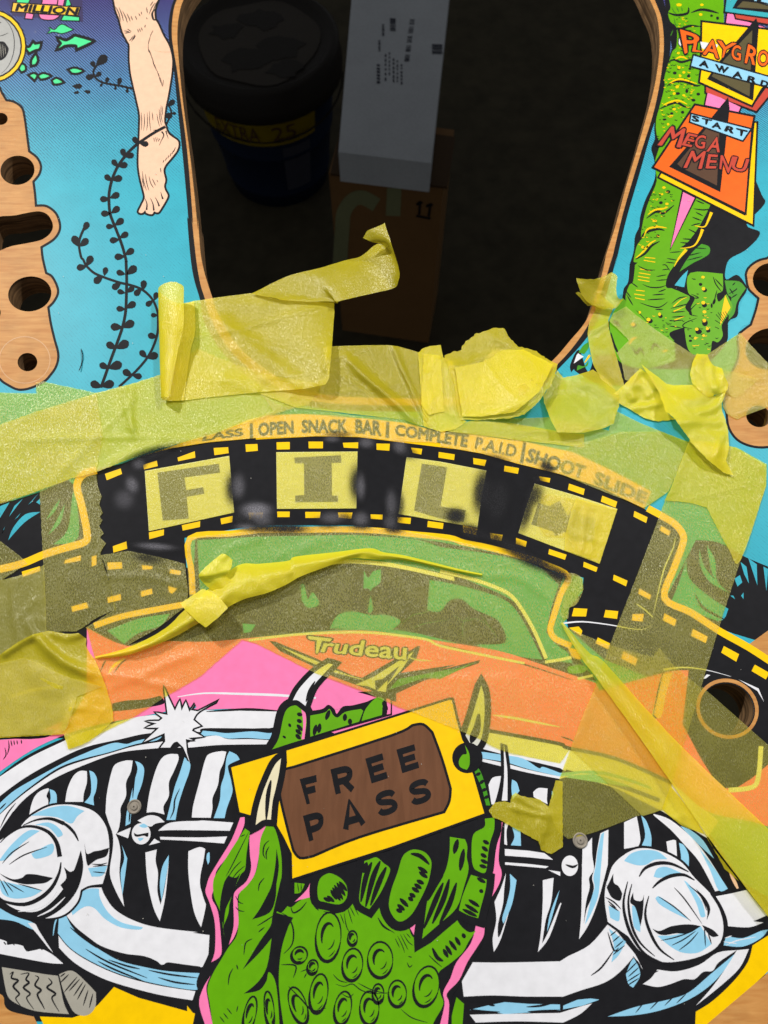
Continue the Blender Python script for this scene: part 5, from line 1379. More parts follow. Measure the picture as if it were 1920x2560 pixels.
SEED = [0]
def tape(label, outline, ridges=(), lifts=(), hinge=None, wr=0.10, jag=1.2, step=9.0, group='pieces of yellow masking tape', gap=0.10, name='masking_tape', op=0.70):
    """sheet that drapes over what lies below. ridges: (path, width, mm) creases; lifts: (point, radius, mm) bulges; hinge: (p, q, mm per 100 px, power)"""
    SEED[0] += 1; sd = SEED[0] * 3.7
    if op < 0.5: step = 6.0
    q, _ = pts(outline)
    edge = resample(smooth(q, True, 5), 4.5)
    rnd = random.Random(SEED[0])
    edge = [(a + jag * noise.noise((a * .13, b * .13, sd)) * 1.6 + rnd.uniform(-.25, .25) * jag, b + jag * noise.noise((a * .13, b * .13, sd + 9)) * 1.6 + rnd.uniform(-.25, .25) * jag) for a, b in edge]
    eu = np.array([a for a, b in edge]); ev = np.array([b for a, b in edge])
    gu, gv = np.meshgrid(np.arange(eu.min(), eu.max(), step), np.arange(ev.min(), ev.max(), step))
    gu = gu + (np.arange(gu.shape[0])[:, None] % 2) * step / 2
    m = inside(gu, gv, edge); gu, gv = gu[m], gv[m]
    if len(gu):
        d, _ = seg_dist(gu, gv, edge + edge[:1]); k = d > step * .45; gu, gv = gu[k], gv[k]
    v, f = fill([edge], list(zip(gu, gv)))
    ridges = list(ridges)
    if op < 0.5:                                          # loose tape: a handful of thin straight creases
        for _k in range(3 + int(len(gu) / 700)):
            a, b = rnd.choice(edge), rnd.choice(edge); m_ = (a[0] * .5 + b[0] * .5 + rnd.uniform(-12, 12), a[1] * .5 + b[1] * .5 + rnd.uniform(-12, 12))
            t0, t1 = rnd.uniform(0, .3), rnd.uniform(.7, 1)
            pth = 'U:%f,%f %f,%f %f,%f' % (a[0] + (m_[0] - a[0]) * t0, a[1] + (m_[1] - a[1]) * t0, m_[0], m_[1], m_[0] + (b[0] - m_[0]) * t1, m_[1] + (b[1] - m_[1]) * t1)
            ridges.append((pth, rnd.uniform(4.5, 8), rnd.uniform(.12, .38)))
    def feat(u, v):
        h = wr * 1e-3 * (nz2(u, v, .016, sd) + .6 * nz2(u, v, .045, sd + 5)) + wr * 1e-3
        for path, w, mm in ridges:
            p = [a[:2] for a in pts(path)[0]]
            if len(p) > 2: p = smooth([(a, b, False) for a, b in p], False, 3)
            dd, s = seg_dist(u, v, p)
            h = h + mm * 1e-3 * np.exp(-(dd / w) ** 2) * np.clip(np.sin(np.pi * np.clip(s * .92 + .04, 0, 1)) * 2.2, 0, 1)
        for c, r, mm in lifts:
            a = pts(c)[0][0]; h = h + mm * 1e-3 * np.exp(-((u - a[0]) ** 2 + (v - a[1]) ** 2) / r ** 2)
        if hinge:
            (a, b), s, pw = [x[:2] for x in pts(hinge[0])[0]], hinge[1], hinge[2]
            L_ = math.hypot(b[0] - a[0], b[1] - a[1]); dd = ((b[0] - a[0]) * (v - a[1]) - (b[1] - a[1]) * (u - a[0])) / L_
            h = h + s * 1e-3 * (np.clip(dd, 0, None) / 100) ** pw
        return h
    hb = hm_soft(v[:, 0], v[:, 1])
    h = hb + gap * 1e-3 + feat(v[:, 0], v[:, 1])
    co = [P(a, b, z) for (a, b), z in zip(v, h)]
    me = bpy.data.meshes.new(name); me.from_pydata(co, [], [tuple(int(i) for i in t) for t in f]); me.materials.append(tape_material(op))
    me.polygons.foreach_set('use_smooth', [True] * len(f)); me.update()
    ins_ = inside(GU, GV, edge)
    ff = feat(GU[ins_], GV[ins_])
    HM[ins_] = np.maximum(HM[ins_], hm_at(GU[ins_], GV[ins_]) + gap * 1e-3 + np.minimum(ff, .9e-3))
    return link(name, me, None, label, 'masking tape', group=group)

def cr(a, b, c, d, t):
    return 0.5 * (2 * b + (c - a) * t + (2 * a - 5 * b + 4 * c - d) * t * t + (3 * b - a - 3 * c + d) * t ** 3)
def refine(G, n):
    """Catmull-Rom refinement of a grid along its first axis"""
    R = []
    m = len(G)
    for i in range(m - 1):
        for j in range(n): R.append(cr(G[max(0, i - 1)], G[i], G[i + 1], G[min(m - 1, i + 2)], j / n))
    R.append(G[-1]); return np.array(R)
def sheet(label, rows, n=6, base=None, rough=0.06, group='pieces of yellow masking tape', name='masking_tape', drape=True, op=0.23):
    """rolled or folded tape: rows of 'x,y,mm' points, each row one line across the piece"""
    SEED[0] += 1
    G = []
    for r in rows:
        t = 'U'; row = []
        for w in r.split():
            if ':' in w: t, w = w.split(':')
            x, y, h = [float(a) for a in w.split(',')]; ox, oy, k = TILES[t]
            row.append((ox + x / k, oy + y / k, h * 1e-3))
        G.append(row)
    G = np.array(G)
    G = refine(G, n); G = refine(G.transpose(1, 0, 2), n).transpose(1, 0, 2)
    H, W, _ = G.shape
    if drape: G[..., 2] += hm_at(G[..., 0], G[..., 1])
    G[..., 2] += rough * 1e-3 * nz2(G[..., 0], G[..., 1], .05, SEED[0] * 2.3)
    jit = nz2(G[..., 0], G[..., 1], .12, SEED[0] * 1.7)
    for e in (0, -1): G[e, :, 1] += jit[e] * 1.5; G[:, e, 0] += jit[:, e] * 1.5
    me = bpy.data.meshes.new(name)
    me.from_pydata([P(*G[i, j]) for i in range(H) for j in range(W)], [], [(i * W + j, i * W + j + 1, (i + 1) * W + j + 1, (i + 1) * W + j) for i in range(H - 1) for j in range(W - 1)])
    me.materials.append(tape_material(op)); me.polygons.foreach_set('use_smooth', [True] * len(me.polygons)); me.update()
    return link(name, me, None, label, 'masking tape', group=group)

# --- flat layers first, lying straight on the print
tape('wide green-looking tape sheet over the printed windshield under the film strip',
     'K:815,1010! 1658,920! L:800,912! 1200,948! M:0,1005! 560,1145 900,1285 1075,1300! 1180,1345! 1185,1450 1130,1560 1065,1590! 1055,1680! 1010,1722! S:250,340! 205,450! 20,900! R:1658,690! 1200,590 1000,490! 800,410 320,222! 0,80! L:480,2125! 0,1885! K:1280,1855! 1235,1560! 840,1500! 825,1250',
     ridges=[('L:100,1200 400,1080 640,1010', 8, .35), ('M:0,1220 300,1310 620,1340 760,1400 900,1530', 7, .5), ('K:1050,1190 1240,1070 1480,1010', 7, .4), ('L:260,1210 460,1080', 6, .3)], jag=.5)
tape('tape over the left lower corner of the film strip',
     'J:830,790! 1060,752! 1300,800 1530,860! 1560,1080! 1545,1200 1480,1260! 1300,1400! 1040,1545! 710,1390! 950,1240! 880,900', ridges=[('J:880,970 1150,965 1400,1010 1540,1060', 6, .35), ('J:1360,870 1450,960 1540,1000', 7, .3)], jag=.6)
tape('orange-looking tape over the pink hood left of the rope of tape',
     'J:715,1385! 1040,1545! 1480,1400! K:900,1610! 1235,1560! 1282,1850! J:1658,1795! 1400,1945! 1110,2130! O:860,430! 565,570! 555,450! 600,100! J:800,1700!',
     ridges=[('J:850,1790 1050,1790 1250,1850 1480,1890', 7, 1.0), ('J:900,1880 1150,1800 1400,1680 1650,1600', 9, .9), ('J:1300,1760 1330,1880 1370,1940', 7, .4)], jag=.6)
tape('tape sheet along the top edge over the printed snack bar lettering',
     'E:-60,1420! 300,1290! 800,1135! 900,1110 1100,1055 1330,985! F:380,1100! 900,1300 1420,1390! 1300,1560! 1180,1590! 980,1650! 700,1740 440,1832 250,1880 40,1935! E:1060,1690! 800,1790! 640,1830! 320,1945! -60,2070!',
     ridges=[('E:1040,1060 1050,1250 1100,1480', 10, .9), ('E:1110,1060 1085,1250 1110,1480', 6, .6), ('E:640,1850 900,1740 1150,1610 1330,1560', 12, .8)], wr=.12, op=0.40)
tape('green-looking tape in the far left edge beside the bare wood end', 'E:-60,1130! 300,1140! 330,1945! 150,2010 -60,2075!', jag=.5)
tape('tape strip following the arc over the printed complete paid lettering',
     'F:900,1470! 1050,1560 1250,1590! 1658,1650! G:700,1690 840,1745! 1000,1790 1120,1780! M:300,30! 900,10! 1400,120! I:60,1760! 330,1895! 620,2010! N:1010,20! 830,430! 640,560! N:300,430! M:1000,480! 650,395! 350,310! 0,250! G:1000,1880! L:1200,212! 850,172! 500,165! 180,178! K:1380,182! 1000,216! 700,262! 620,280! 1250,80! L:150,-40!', jag=.5, op=0.62)
tape('second green tape layer above the printed shoot slide lettering', 'M:0,120! 350,160 690,205! 1195,262! 1195,150! 950,120! 600,60! 250,40!', jag=.5, op=0.48)
tape('tape end over the printed slide lettering at the right of the arc', 'M:1060,262! 1010,320! 980,478! 1350,602! 1658,752! N:640,562! 830,430! 1010,20! 760,-70! M:1500,130!', jag=.5, op=0.72)
tape('left vertical tape strip with a serrated torn edge beside the film strip',
     'E:297,1050! 365,1040! 540,1080! 800,1135! 850,1500! 795,1790! 810,1900! 840,1990! 825,2060! 850,2130! J:830,470! 850,500! 820,545! 860,610! 830,640! 880,690! 830,775! 900,1000 960,1240! 800,1310 700,1380! 640,1420! 380,1425! 355,800! 325,200!',
     ridges=[('J:790,130 760,400 770,700', 6, .25)], jag=1.0)
tape('small tape scrap at the left edge over the printed yellow line', 'J:-60,640! 0,670! 170,800! 228,858! 0,1005! -60,1030!', jag=.5)
tape('creased tape at the left edge under the small scrap', 'J:-60,1010! 0,1000! 190,950! 365,870! 385,1420! 270,1460! -60,1660!',
     ridges=[('J:180,960 110,1050 110,1250 150,1480', 7, .6), ('J:340,1140 230,1220 150,1330', 6, .4), ('J:210,1340 260,1420 300,1460', 8, .5), ('J:200,1330 370,1330', 6, .3)], jag=.5, op=0.55)
FR = 'tape squares covering the film frames'
tape('tape square over the first film frame with the letter F', 'K:470,455! 1170,330! 1190,560! 1212,800! 505,955!', wr=.03, jag=.4, group=FR)
tape('tape square over the second film frame with the letter I', 'L:168,300! 842,294! 832,766! 174,770!', wr=.03, jag=.4, group=FR)
tape('tape square over the third film frame with the letter L', 'L:1248,340! M:0,378! 385,452! 345,680! 310,925! M:0,872! L:1182,812!', wr=.03, jag=.4, group=FR)
tape('tape square over the fourth film frame with the letter M', 'M:785,560! 1130,660! 1470,770! 1322,1225! 1030,1115! 650,970! 720,740', wr=.04, jag=.5, group=FR)
tape('second tape patch inside the fourth film frame', 'M:850,640! 1130,690! 1290,740! 1180,1165! 1030,1010! 880,1000! 800,900!', wr=.04, jag=.6, group=FR, op=0.72)
tape('shiny wrinkled tape strip on the right of the fourth film frame', 'M:1132,680! 1300,730! 1470,772! 1400,990! 1322,1225! 1200,1170 1032,1115! 1040,980! 1090,780!',
     ridges=[('M:1210,770 1190,950 1180,1150', 7, .6), ('M:1320,800 1270,1000 1230,1180', 9, .5), ('M:1120,740 1300,770', 6, .3)], jag=.6, group=FR, op=0.40)
tape('small torn tape tab below the fourth film frame', 'M:1070,1300! 1130,1310 1182,1345! 1185,1440! 1150,1480 1150,1540! 1075,1590! 1060,1680! 1030,1700! 1000,1640!', jag=1.2)

# --- right side strips
tape('long right vertical tape strip crossing the printed frame line down to the grille',
     'N:1010,-10! 1400,60! 1650,200! 1645,380! 1430,1000! 1250,1560! 1100,2060! S:1110,385! 860,1195! 790,1400! 700,1438! 560,1460! 440,1512! 200,1600 0,1650! R:1640,1250! R:1560,1080! S:20,900! 200,450! N:280,1880! 350,1690! 550,1180! 752,645! 830,430!', jag=.5, wr=.08)
tape('diagonal tape over the wooden rim of the right lamp hole', 'N:-10,1550! 110,1605! 345,1700! 700,1800! 760,1720! 860,1850 1105,2060! S:1110,385! 1400,640! 1760,960! 1760,1700! 1300,1230! 940,890! 300,180! 170,110!', jag=.5, wr=.08)
tape('tape under the folded ribbon over the pink hood at the right', 'S:250,340! 420,330! 760,720! 945,880! 860,1195! 800,1400! 620,1460! 20,900! 150,560!', jag=.5, gap=.12, op=0.55)
tape('narrow tape band on the bumper edge left of the folded ribbon', 'S:850,1210! 1020,1420! 1200,1720! 1420,2000! 1300,1900! 1140,1610! 950,1540 780,1405!', jag=.5, op=0.40)

tape('second layer on the upper end of the long right tape strip', 'N:1010,-8! 1390,62! 1640,205! 1640,385! 1430,1000 1330,900 1150,560! 1000,520 800,500! 840,430!', jag=.6, op=0.46)
# --- the crumpled pieces above the arc
tape('dull tape bridging the cutout above the snack bar lettering, with two bright creases',
     'F:1420,1085! G:100,1080! 350,1072 560,1070! 640,1078! 820,1130! 860,1500! 925,1750! 840,1740! 700,1690! 0,1610! F:1200,1590! 880,1468! 1300,1400! 1460,1330!',
     ridges=[('G:595,1060 680,1260 800,1530 905,1740', 5, 1.9), ('G:200,1160 420,1370 640,1560 820,1730', 11, 2.0)], wr=.15, jag=.4, op=0.46)
tape('bright doubled tape standing up at the cutout edge beside the dull tape', 'G:815,1135! 850,1100 910,1078! 1003,1070! 1020,1170! 1100,1205! 1160,1500! 1180,1690! 1220,1700! 1120,1770! 1000,1790! 860,1745! 840,1500!', ridges=[('G:1060,1210 1090,1450 1130,1690', 9, .8), ('G:830,1150 840,1400', 8, .6)], jag=.6, op=0.30)
tape('inner layer of the bright doubled tape', 'G:860,1140! 1000,1160! 1030,1620! 900,1650! 840,1560!', jag=.8, op=0.25)
tape('large bright yellow flap with torn top hanging over the cutout',
     'G:1030,1160! 1100,1130 1160,1118! 1200,1050! 1285,985! 1420,935! H:135,835! 275,830! 320,915! 440,1042! 560,1072! 645,1100! 825,1215! 893,1240! 885,1310! 820,1480! 740,1590 700,1640! 620,1740 510,1815 350,1872! 0,1888! G:1160,1692! 1115,1400! 1050,1205!',
     ridges=[('G:1110,1230 1200,1250 1450,1130', 12, .8), ('H:250,1660 480,1520 640,1380', 26, 1.2), ('H:700,1450 740,1600', 10, .7)], lifts=[('H:760,1480', 90, 5.0), ('H:560,1780', 70, 3.0), ('H:200,880', 60, 2.0)], wr=.25, jag=2.0, op=0.34)
tape('inner doubled layer of the large bright flap', 'G:1120,1260! 1350,1210! H:150,1080! 500,1080! 840,1250! 690,1560! 400,1800! 0,1850! G:1180,1660!', lifts=[('H:760,1480', 90, 5.0), ('H:560,1780', 70, 3.0)], wr=.2, jag=1.0, gap=.3, op=0.22)
tape('tape piece with rounded lower corner right of the large bright flap',
     'H:890,1320! 960,1400! 1110,1370 1300,1310! 1460,1420 1600,1600! 1602,1735! 1570,1820 1540,1930! 1400,1990 1200,2035! 1040,2035 890,2028! 820,1900! 740,1690! 730,1620! 800,1490!',
     ridges=[('H:1000,1390 1200,1440 1440,1560 1590,1700', 22, 1.3), ('H:1560,1750 1530,1920', 9, .7)], lifts=[('H:1200,1950', 90, 2.2), ('H:880,1950', 60, 2.5)], wr=.2, jag=.7, op=0.36)
tape('tape tail running from the cutout rim down over the green printed foot',
     'H:1370,430! 1540,570! 1520,640! 1475,740! 1490,860! 1560,1120! 1650,1440! I:170,1520! 60,1640! H:1460,1540! 1340,1320! 1300,1240! 1262,1050! 1238,900! 1258,760! 1330,620! 1330,540!',
     ridges=[('H:1290,880 1380,820 1480,760', 8, .8), ('H:1330,1040 1400,1090 1470,1060', 10, .5)], wr=.2, jag=.7, op=0.40)
sheet('curled tape end sticking up over the cutout rim on the right',
      ['H:1105,250,9 1230,268,9 1345,262,9 1440,225,8.5 1515,185,8', 'H:1130,330,8 1260,340,7.5 1380,330,7.5 1480,290,7.5 1578,235,8', 'H:1160,420,6 1280,450,5.5 1400,420,5.5 1500,390,6 1570,350,7', 'H:1230,530,4 1320,560,3.5 1420,510,4 1520,480,5 1585,475,6', 'H:1330,590,2 1400,620,2 1480,600,3 1560,600,4 1655,500,5'], op=0.36)
sheet('little back-folded tape corner under the curled end at the cutout rim', ['H:1098,425,5 1130,415,5.5 1165,430,5.5', 'H:1170,500,4 1210,500,4.5 1240,530,5', 'H:1240,575,2.5 1290,575,3 1330,580,3'], op=0.40)
tape('broad tape over the green printed foot, its upper edge slanting down to the right',
     'I:185,690! 440,890 690,1062! 890,1190! 1030,1195! 1060,1320! 1100,1500! 960,1640! 700,1720! 520,1500! 340,1490 175,1450! 140,1270 90,1170! 215,1040! 130,950! 10,840! 60,760!',
     ridges=[('I:780,1180 780,1350 880,1500 1000,1600', 20, .9), ('I:350,1290 460,1420 560,1520', 12, .8), ('I:870,1240 900,1420', 15, .6)], wr=.2, jag=.6, op=0.56)
tape('tape over the bare wood strip at the right edge', 'I:1020,1192! 1200,1075 1368,962! 1500,1110 1659,1275! 1760,1390! 1760,1700! 1659,1735! 1500,1790 1340,1860! 1230,1800! 1190,1720! 1200,1620! 1120,1480! 1050,1300!',
     ridges=[('I:1080,1350 1250,1400 1560,1430', 8, .6), ('I:1250,1820 1450,1760 1640,1720', 8, .5), ('I:1130,1620 1240,1520', 10, .8)], wr=.2, jag=.6, op=0.52)
tape('triangular second layer of tape over the right bare wood', 'I:1180,1340! 1300,1370! 1570,1440! 1470,1530! 1330,1640! 1230,1590! 1160,1480!', jag=.6, op=0.55)
tape('bunched dark yellow tape knot left of the long crumpled strip', 'I:170,1500! 240,1420! 330,1330! 440,1400! 560,1600! 620,1800! 700,1860! 520,1880! 380,1850! 240,1760! 110,1690! 50,1600!',
     ridges=[('I:330,1310 280,1420 230,1560 280,1680', 14, 2.2), ('I:370,1320 450,1420 520,1560', 12, 1.8), ('I:240,1750 420,1720 560,1690', 8, 1.2), ('I:300,1480 380,1560 440,1640', 14, 1.5)], wr=.3, jag=1.0, op=0.24)
tape('long crumpled tape strip trailing down from the knot to a pointed end',
     'I:345,1290! 520,1420 640,1500 880,1500! 1090,1590! 1100,1620! 1235,1540! 1180,1700! 1180,1760! 1240,1950 1255,2140! N:1335,60! 1310,170! 1372,296! 1290,270! 1160,165! 1010,10! I:860,2085! 740,1920 680,1840! 600,1780! 570,1690! 520,1560!',
     ridges=[('I:720,1900 940,1880 1180,1900', 10, .8), ('I:860,2020 1050,2030 1240,2040', 9, .7), ('I:1230,1560 1160,1680 1060,1760 900,1790', 10, 1.2), ('N:1260,0 1230,140', 8, .9), ('I:640,1560 900,1680 1080,1620', 14, .9)],
     lifts=[('I:760,1960', 70, 4.0), ('I:640,1800', 60, 3.0), ('N:1180,140', 50, 3.0)], wr=.3, jag=.8, op=0.26)
tape('twisted tape wad beside the crumpled strip on the right', 'I:880,1260! 920,1180! 1030,1190! 1060,1260! 1100,1300 1180,1330! 1250,1500! 1240,1560! 1100,1610! 1040,1640! 880,1500! 850,1400!',
     ridges=[('I:950,1200 960,1350 1060,1560', 16, 1.8), ('I:1060,1270 1080,1420 1130,1560', 9, 1.6), ('I:1190,1340 1170,1480 1090,1590', 12, 1.5), ('I:880,1280 870,1450', 10, .8)], wr=.4, jag=1.0, op=0.26)

# --- rolled piece, its strip and the folds in the middle
tape('broad creased tape under the rolled end at the cutout corner',
     'F:335,705! 420,695 500,680! 700,655! 830,640! 1050,690! 1510,722! 1512,800! 1490,1100! 1468,1340! 1440,1395! 1300,1425 1240,1435! 880,1460! 500,1500! 250,1530! 130,1530! 90,1400! 70,900! 180,760!',
     ridges=[('F:520,830 740,1020 980,1210 1260,1420', 22, 1.3), ('F:650,1060 850,1230 980,1400', 16, .9), ('F:540,1330 760,1400 900,1450', 18, .7), ('F:1420,1300 1470,1050', 7, .9)],
     lifts=[('F:1500,1200', 90, 5.0), ('F:1300,780', 70, 1.5), ('F:1440,1400', 50, 2.0)], wr=.2, jag=.5, gap=.25, op=0.36)
sheet('rolled-up end of tape standing beside the cutout corner',
      ['F:350,705,.4 210,722,.4 85,650,3 52,600,5.5 110,556,8 200,548,9.5 262,585,9', 'F:360,940,.4 210,950,.4 85,890,3 56,840,5.5 110,830,8 185,850,9.5 262,885,9',
       'F:320,1120,.4 190,1120,.4 88,1080,2.6 62,1060,4.5 112,1060,7 170,1070,8 238,1020,7.5', 'F:290,1330,.4 180,1330,.4 90,1290,2.2 66,1270,4 100,1280,6 140,1290,7 178,1290,6.5', 'F:260,1530,.4 170,1533,.4 92,1522,1.8 76,1500,3.4 100,1500,5 130,1500,5.6 158,1470,5.2'], rough=.15, op=0.30)
sheet('raised narrow tape strip reaching over the cutout with a curled tip',
      ['F:830,642,1.2 1060,690,2 1290,712,2.4 1508,722,2.6', 'F:1120,500,2 1290,570,3 1430,650,4 1545,722,4.5', 'G:0,430,3.5 40,520,5 90,620,6 140,712,6.5', 'G:200,370,4 230,460,6 260,570,7 300,672,7.5', 'G:340,332,5 380,420,7 420,530,8 460,636,8.5',
       'G:462,236,7 500,340,9 545,480,10 610,598,10.5', 'G:520,238,9 575,320,11 620,420,13 648,545,13.5', 'G:535,240,11 590,290,13 630,370,15 660,470,16', 'G:500,228,13 555,240,15 595,270,16.5 628,345,17.5', 'G:430,216,14 480,190,16 530,180,17.5 578,190,18.5', 'G:358,182,15 395,120,16.5 460,95,17.5 537,58,18.5'], rough=.25, op=0.42)
tape('crumpled tape covering the lower left over the printed car fender',
     'J:-60,1650! 0,1615! 150,1510 275,1445! 400,1415! 560,1440 650,1435! 715,1480! 720,1560 790,1660! 830,1750! 850,1800! 890,1910! 935,2080! 940,2160! O:750,500 565,575! 530,450! 300,462 -60,485!',
     ridges=[('J:0,1625 180,1500 300,1450', 12, 1.8), ('J:310,1450 400,1570 560,1690 840,1790', 15, 2.0), ('J:270,1720 400,1850 560,1890', 20, .9), ('J:560,1450 700,1440', 10, .8), ('J:420,1430 560,1480 690,1440', 9, .8), ('J:600,2000 540,2200', 12, .7)], wr=.3, jag=.7, op=0.38)
tape('second tape layer on the lower left edge', 'J:-60,1700! 200,1640! 560,1800! 850,1880! 640,1960! 560,2212! O:510,440! 0,470! -60,475!', wr=.15, jag=.7, op=0.50)

sheet('twisted rope of tape across the printed windshield',
      ['J:790,1630,.5 790,1638,1 792,1648,.6', 'J:1000,1575,.8 1010,1595,2.5 1020,1625,1.6', 'J:1185,1500,1 1195,1540,3.2 1200,1570,2.4', 'K:640,1760,1 680,1790,4 720,1830,2.5', 'K:800,1610,1 870,1670,5 920,1715,3', 'K:980,1450,1 1080,1520,5.5 1150,1590,3.5', 'K:1240,1240,1 1260,1390,5.5 1290,1520,4',
       'K:1420,1225,1 1440,1330,5 1490,1465,4', 'K:1658,1200,1 1658,1290,4.5 1658,1390,3.5', 'L:330,1165,.8 350,1240,4 370,1330,3', 'L:640,1130,.6 640,1180,3.5 640,1230,2.5', 'L:940,1096,.6 880,1130,3 800,1180,2', 'L:1060,1130,.5 1040,1150,2.2 1000,1190,1.2', 'L:1250,1160,.4 1240,1178,1.8 1230,1195,1', 'L:1658,1262,.3 1658,1275,1.4 1658,1288,.8', 'M:350,1308,.2 350,1318,.8 350,1328,.4'], rough=.7)
sheet('square folded tape tab on the rope of tape', ['K:768,1555,5 860,1490,5.5 950,1432,5', 'K:800,1600,6 910,1530,7 1040,1470,6.5', 'K:880,1680,7 1000,1600,8 1110,1530,7.5', 'K:975,1755,7.5 1080,1670,8.5 1160,1590,8'], rough=.1)
sheet('small crumpled tape flap pointing up from the rope of tape', ['K:1110,1140,5 1150,1150,5.5 1195,1190,4.5', 'K:1010,1220,5.5 1090,1230,6 1195,1240,5', 'K:920,1315,5 1000,1320,6.5 1180,1275,5.5', 'K:942,1368,3.5 1040,1345,5 1150,1330,4.5', 'K:1040,1460,2.5 1120,1420,4 1200,1370,4'], rough=.5)
sheet('long folded ribbon of tape running diagonally to the lower right corner',
      ['M:1000,1716,.5 1015,1712,.8 1030,1722,.5', 'S:95,128,2 130,112,2.4 172,103,.8', 'S:250,335,3.2 275,250,3.6 296,178,.8', 'S:560,760,3.6 590,650,4 625,545,.8', 'S:860,1192,4 895,1030,4.2 942,882,.8', 'S:1142,1605,4 1200,1400,4.4 1292,1218,.8', 'S:1400,1955,4 1480,1740,4.4 1590,1500,.8', 'S:1740,2400,4 1760,2080,4.4 1790,1700,.8'], n=8, rough=.25, op=0.34)
tape('torn tape scrap beside the ticket corner', 'R:1070,1080! 1120,1015! 1200,1005 1245,1020! 1260,960! 1292,930! 1340,960 1480,985! 1565,1050! 1620,830! 1680,840! 1680,1380! 1585,1445! 1500,1405! 1480,1340! 1350,1270 1180,1170! 1100,1140!',
     ridges=[('R:1240,1050 1400,1100 1550,1130', 6, .8), ('R:1290,960 1440,1050 1560,1090', 5, .7), ('R:1480,1150 1500,1380', 8, .8), ('R:1560,1090 1530,1300', 10, .7)], wr=.25, jag=1.2, op=0.42)

# --- sprayed black paint, then pale grey patches, both soft-edged, over film strip and tape edges
def mist(name, blobs, rgb, gap, top):
    m = bpy.data.materials.new(name + '_layer'); nt, N, L, b = nodes(m)
    b.inputs['Base Color'].default_value = lin(rgb); b.inputs['Roughness'].default_value = 0.75; b.inputs['Specular IOR Level'].default_value = 0.2
    at = N.new('ShaderNodeAttribute'); at.attribute_name = 'mist_amount'
    tc = N.new('ShaderNodeTexCoord'); nz = N.new('ShaderNodeTexNoise'); nz.inputs['Scale'].default_value = 2200; nz.inputs['Detail'].default_value = 2
    L.new(tc.outputs['Object'], nz.inputs['Vector'])
    mr = N.new('ShaderNodeMapRange'); mr.inputs['From Min'].default_value = .3; mr.inputs['From Max'].default_value = .7; mr.inputs['To Min'].default_value = .45; mr.inputs['To Max'].default_value = 1.45
    L.new(nz.outputs['Fac'], mr.inputs['Value'])
    mu = N.new('ShaderNodeMath'); mu.operation = 'MULTIPLY'; mu.use_clamp = True; L.new(at.outputs['Fac'], mu.inputs[0]); L.new(mr.outputs[0], mu.inputs[1])
    L.new(mu.outputs[0], b.inputs['Alpha'])
    u = np.arange(180, 1620, 5.0); v = np.arange(1060, 1500, 5.0); U_, V_ = np.meshgrid(u, v); D = np.zeros(U_.shape)
    for s in blobs:
        w = s.split(); q, t = pts(w[0]); k = TILES[t][2]; rx, ry = [.8 * float(x) / k for x in w[1].split(',')]; a = math.radians(float(w[2])); am = float(w[3])
        x, y = U_ - q[0][0], V_ - q[0][1]
        xr, yr = x * math.cos(a) + y * math.sin(a), -x * math.sin(a) + y * math.cos(a)
        g = np.exp(-((xr / rx) ** 2 + (yr / ry) ** 2) ** 1.4) * am
        D = 1 - (1 - D) * (1 - np.clip(g, 0, 1))
    H = hm_at(U_, V_) + gap
    for _i in range(2): H[1:-1, 1:-1] = np.maximum(H[1:-1, 1:-1], (H[:-2, 1:-1] + H[2:, 1:-1] + H[1:-1, :-2] + H[1:-1, 2:]) / 4)
    vs = [P(a, b_, h) for a, b_, h in zip(U_.ravel(), V_.ravel(), H.ravel())]; W = len(u)
    fs = [(i * W + j, i * W + j + 1, (i + 1) * W + j + 1, (i + 1) * W + j) for i in range(len(v) - 1) for j in range(W - 1) if D[i:i + 2, j:j + 2].max() > .01]
    me = bpy.data.meshes.new(name); me.from_pydata(vs, [], fs); me.materials.append(m)
    at_ = me.attributes.new('mist_amount', 'FLOAT', 'POINT'); at_.data.foreach_set('value', D.ravel()); me.update()
    return link(name, me, playfield)
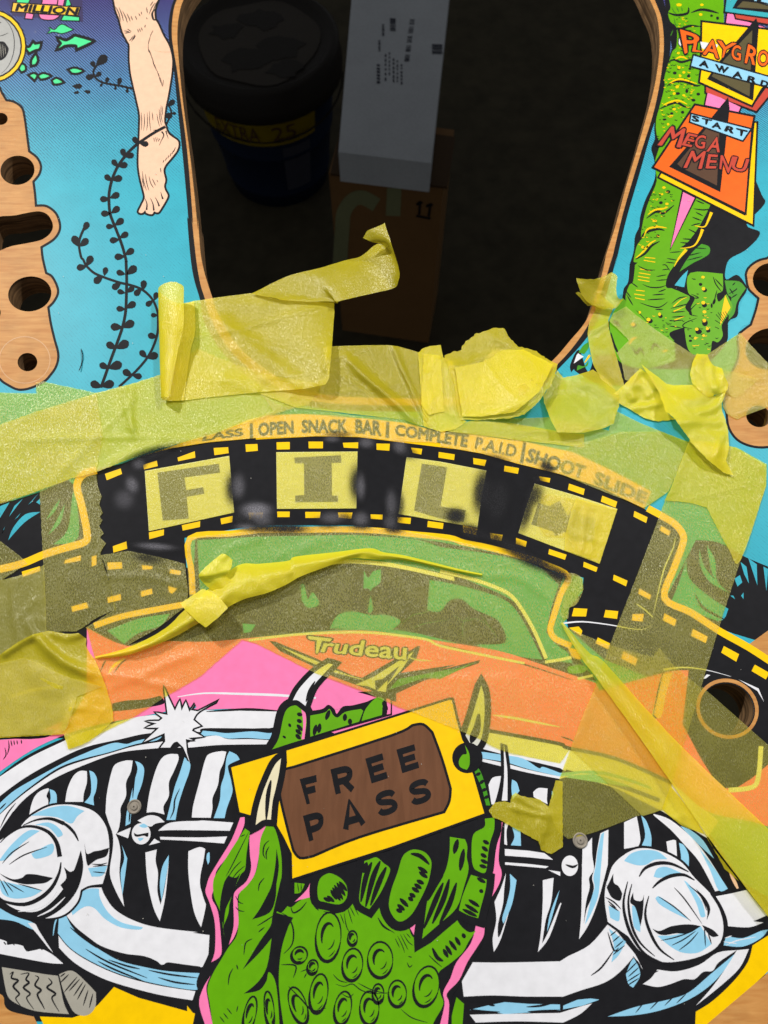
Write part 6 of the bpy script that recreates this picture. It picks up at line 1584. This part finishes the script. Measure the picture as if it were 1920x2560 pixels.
mist('black_overspray', ['K:520,320 260,60 -18 1', 'K:430,390 60,60 0 .8', 'K:1215,600 90,160 0 1', 'K:1270,840 80,80 0 1', 'K:1400,850 120,60 0 1', 'K:560,1090 230,60 8 1', 'K:500,1180 150,50 10 .6', 'L:0,900 200,70 5 1', 'L:250,930 220,50 0 1', 'L:600,880 150,60 0 .8',
     'L:850,560 90,180 0 1', 'L:740,850 80,60 0 .6', 'L:870,890 130,60 0 1', 'L:1130,820 90,130 0 1', 'L:1150,930 100,50 0 .9', 'L:1240,300 110,60 15 .8', 'L:680,150 140,30 0 .6', 'L:1190,720 50,120 0 .7',
     'M:350,620 90,220 8 1', 'M:480,700 140,260 10 1', 'M:130,830 100,80 0 1', 'M:250,960 120,80 15 .9', 'M:715,800 60,200 15 .8', 'M:780,650 90,120 20 .8', 'M:430,1010 300,60 16 .7', 'M:780,1200 240,70 22 1', 'M:980,1310 120,60 20 1', 'M:620,1100 150,60 20 .9', 'M:890,425 80,50 25 .9', 'M:480,345 120,28 15 .5', 'M:800,520 90,45 20 .7'], (34, 34, 37), .05e-3, 0)
mist('grey_patches', ['K:365,570 55,75 -20 0.40', 'K:300,690 90,90 -20 0.20', 'K:1250,580 60,110 0 0.29', 'K:1400,790 130,70 0 0.43', 'K:420,400 60,50 0 0.22', 'K:1300,920 90,30 0 0.29', 'K:560,1080 170,28 4 0.40', 'L:0,770 130,60 0 0.36', 'L:60,860 90,50 0 0.22', 'L:870,590 40,110 0 0.29', 'L:915,220 70,50 0 0.29', 'L:630,190 70,30 0 0.25', 'L:1190,250 60,70 -30 0.29', 'L:630,840 110,50 0 0.25',
     'L:870,850 70,60 0 0.29', 'L:1120,720 50,120 0 0.22', 'L:1110,880 60,60 0 0.18'], (150, 148, 156), .09e-3, 0)  # thin pale grey patches, fading out towards their edges

# --- loose hair lying on the blue print
mb = MB()
q, _ = pts('E:672,770 682,820 680,870 672,910 658,945'); r = smooth(q, False, 5)
for i in range(len(r) - 1):
    a, b = Vector(P(*r[i], .0006 + .0002 * math.sin(i * .4))), Vector(P(*r[i + 1], .0006 + .0002 * math.sin((i + 1) * .4)))
    d = (b - a).normalized(); s = d.orthogonal().normalized() * .00022; t = d.cross(s)
    mb.mesh([tuple(p + o) for p in (a, b) for o in (s, t, -s, -t)], [(k, (k + 1) % 4, 4 + (k + 1) % 4, 4 + k) for k in range(4)], 'black')
mb.build('hair', label='short dark hair lying on the plain blue print', cat='hair')
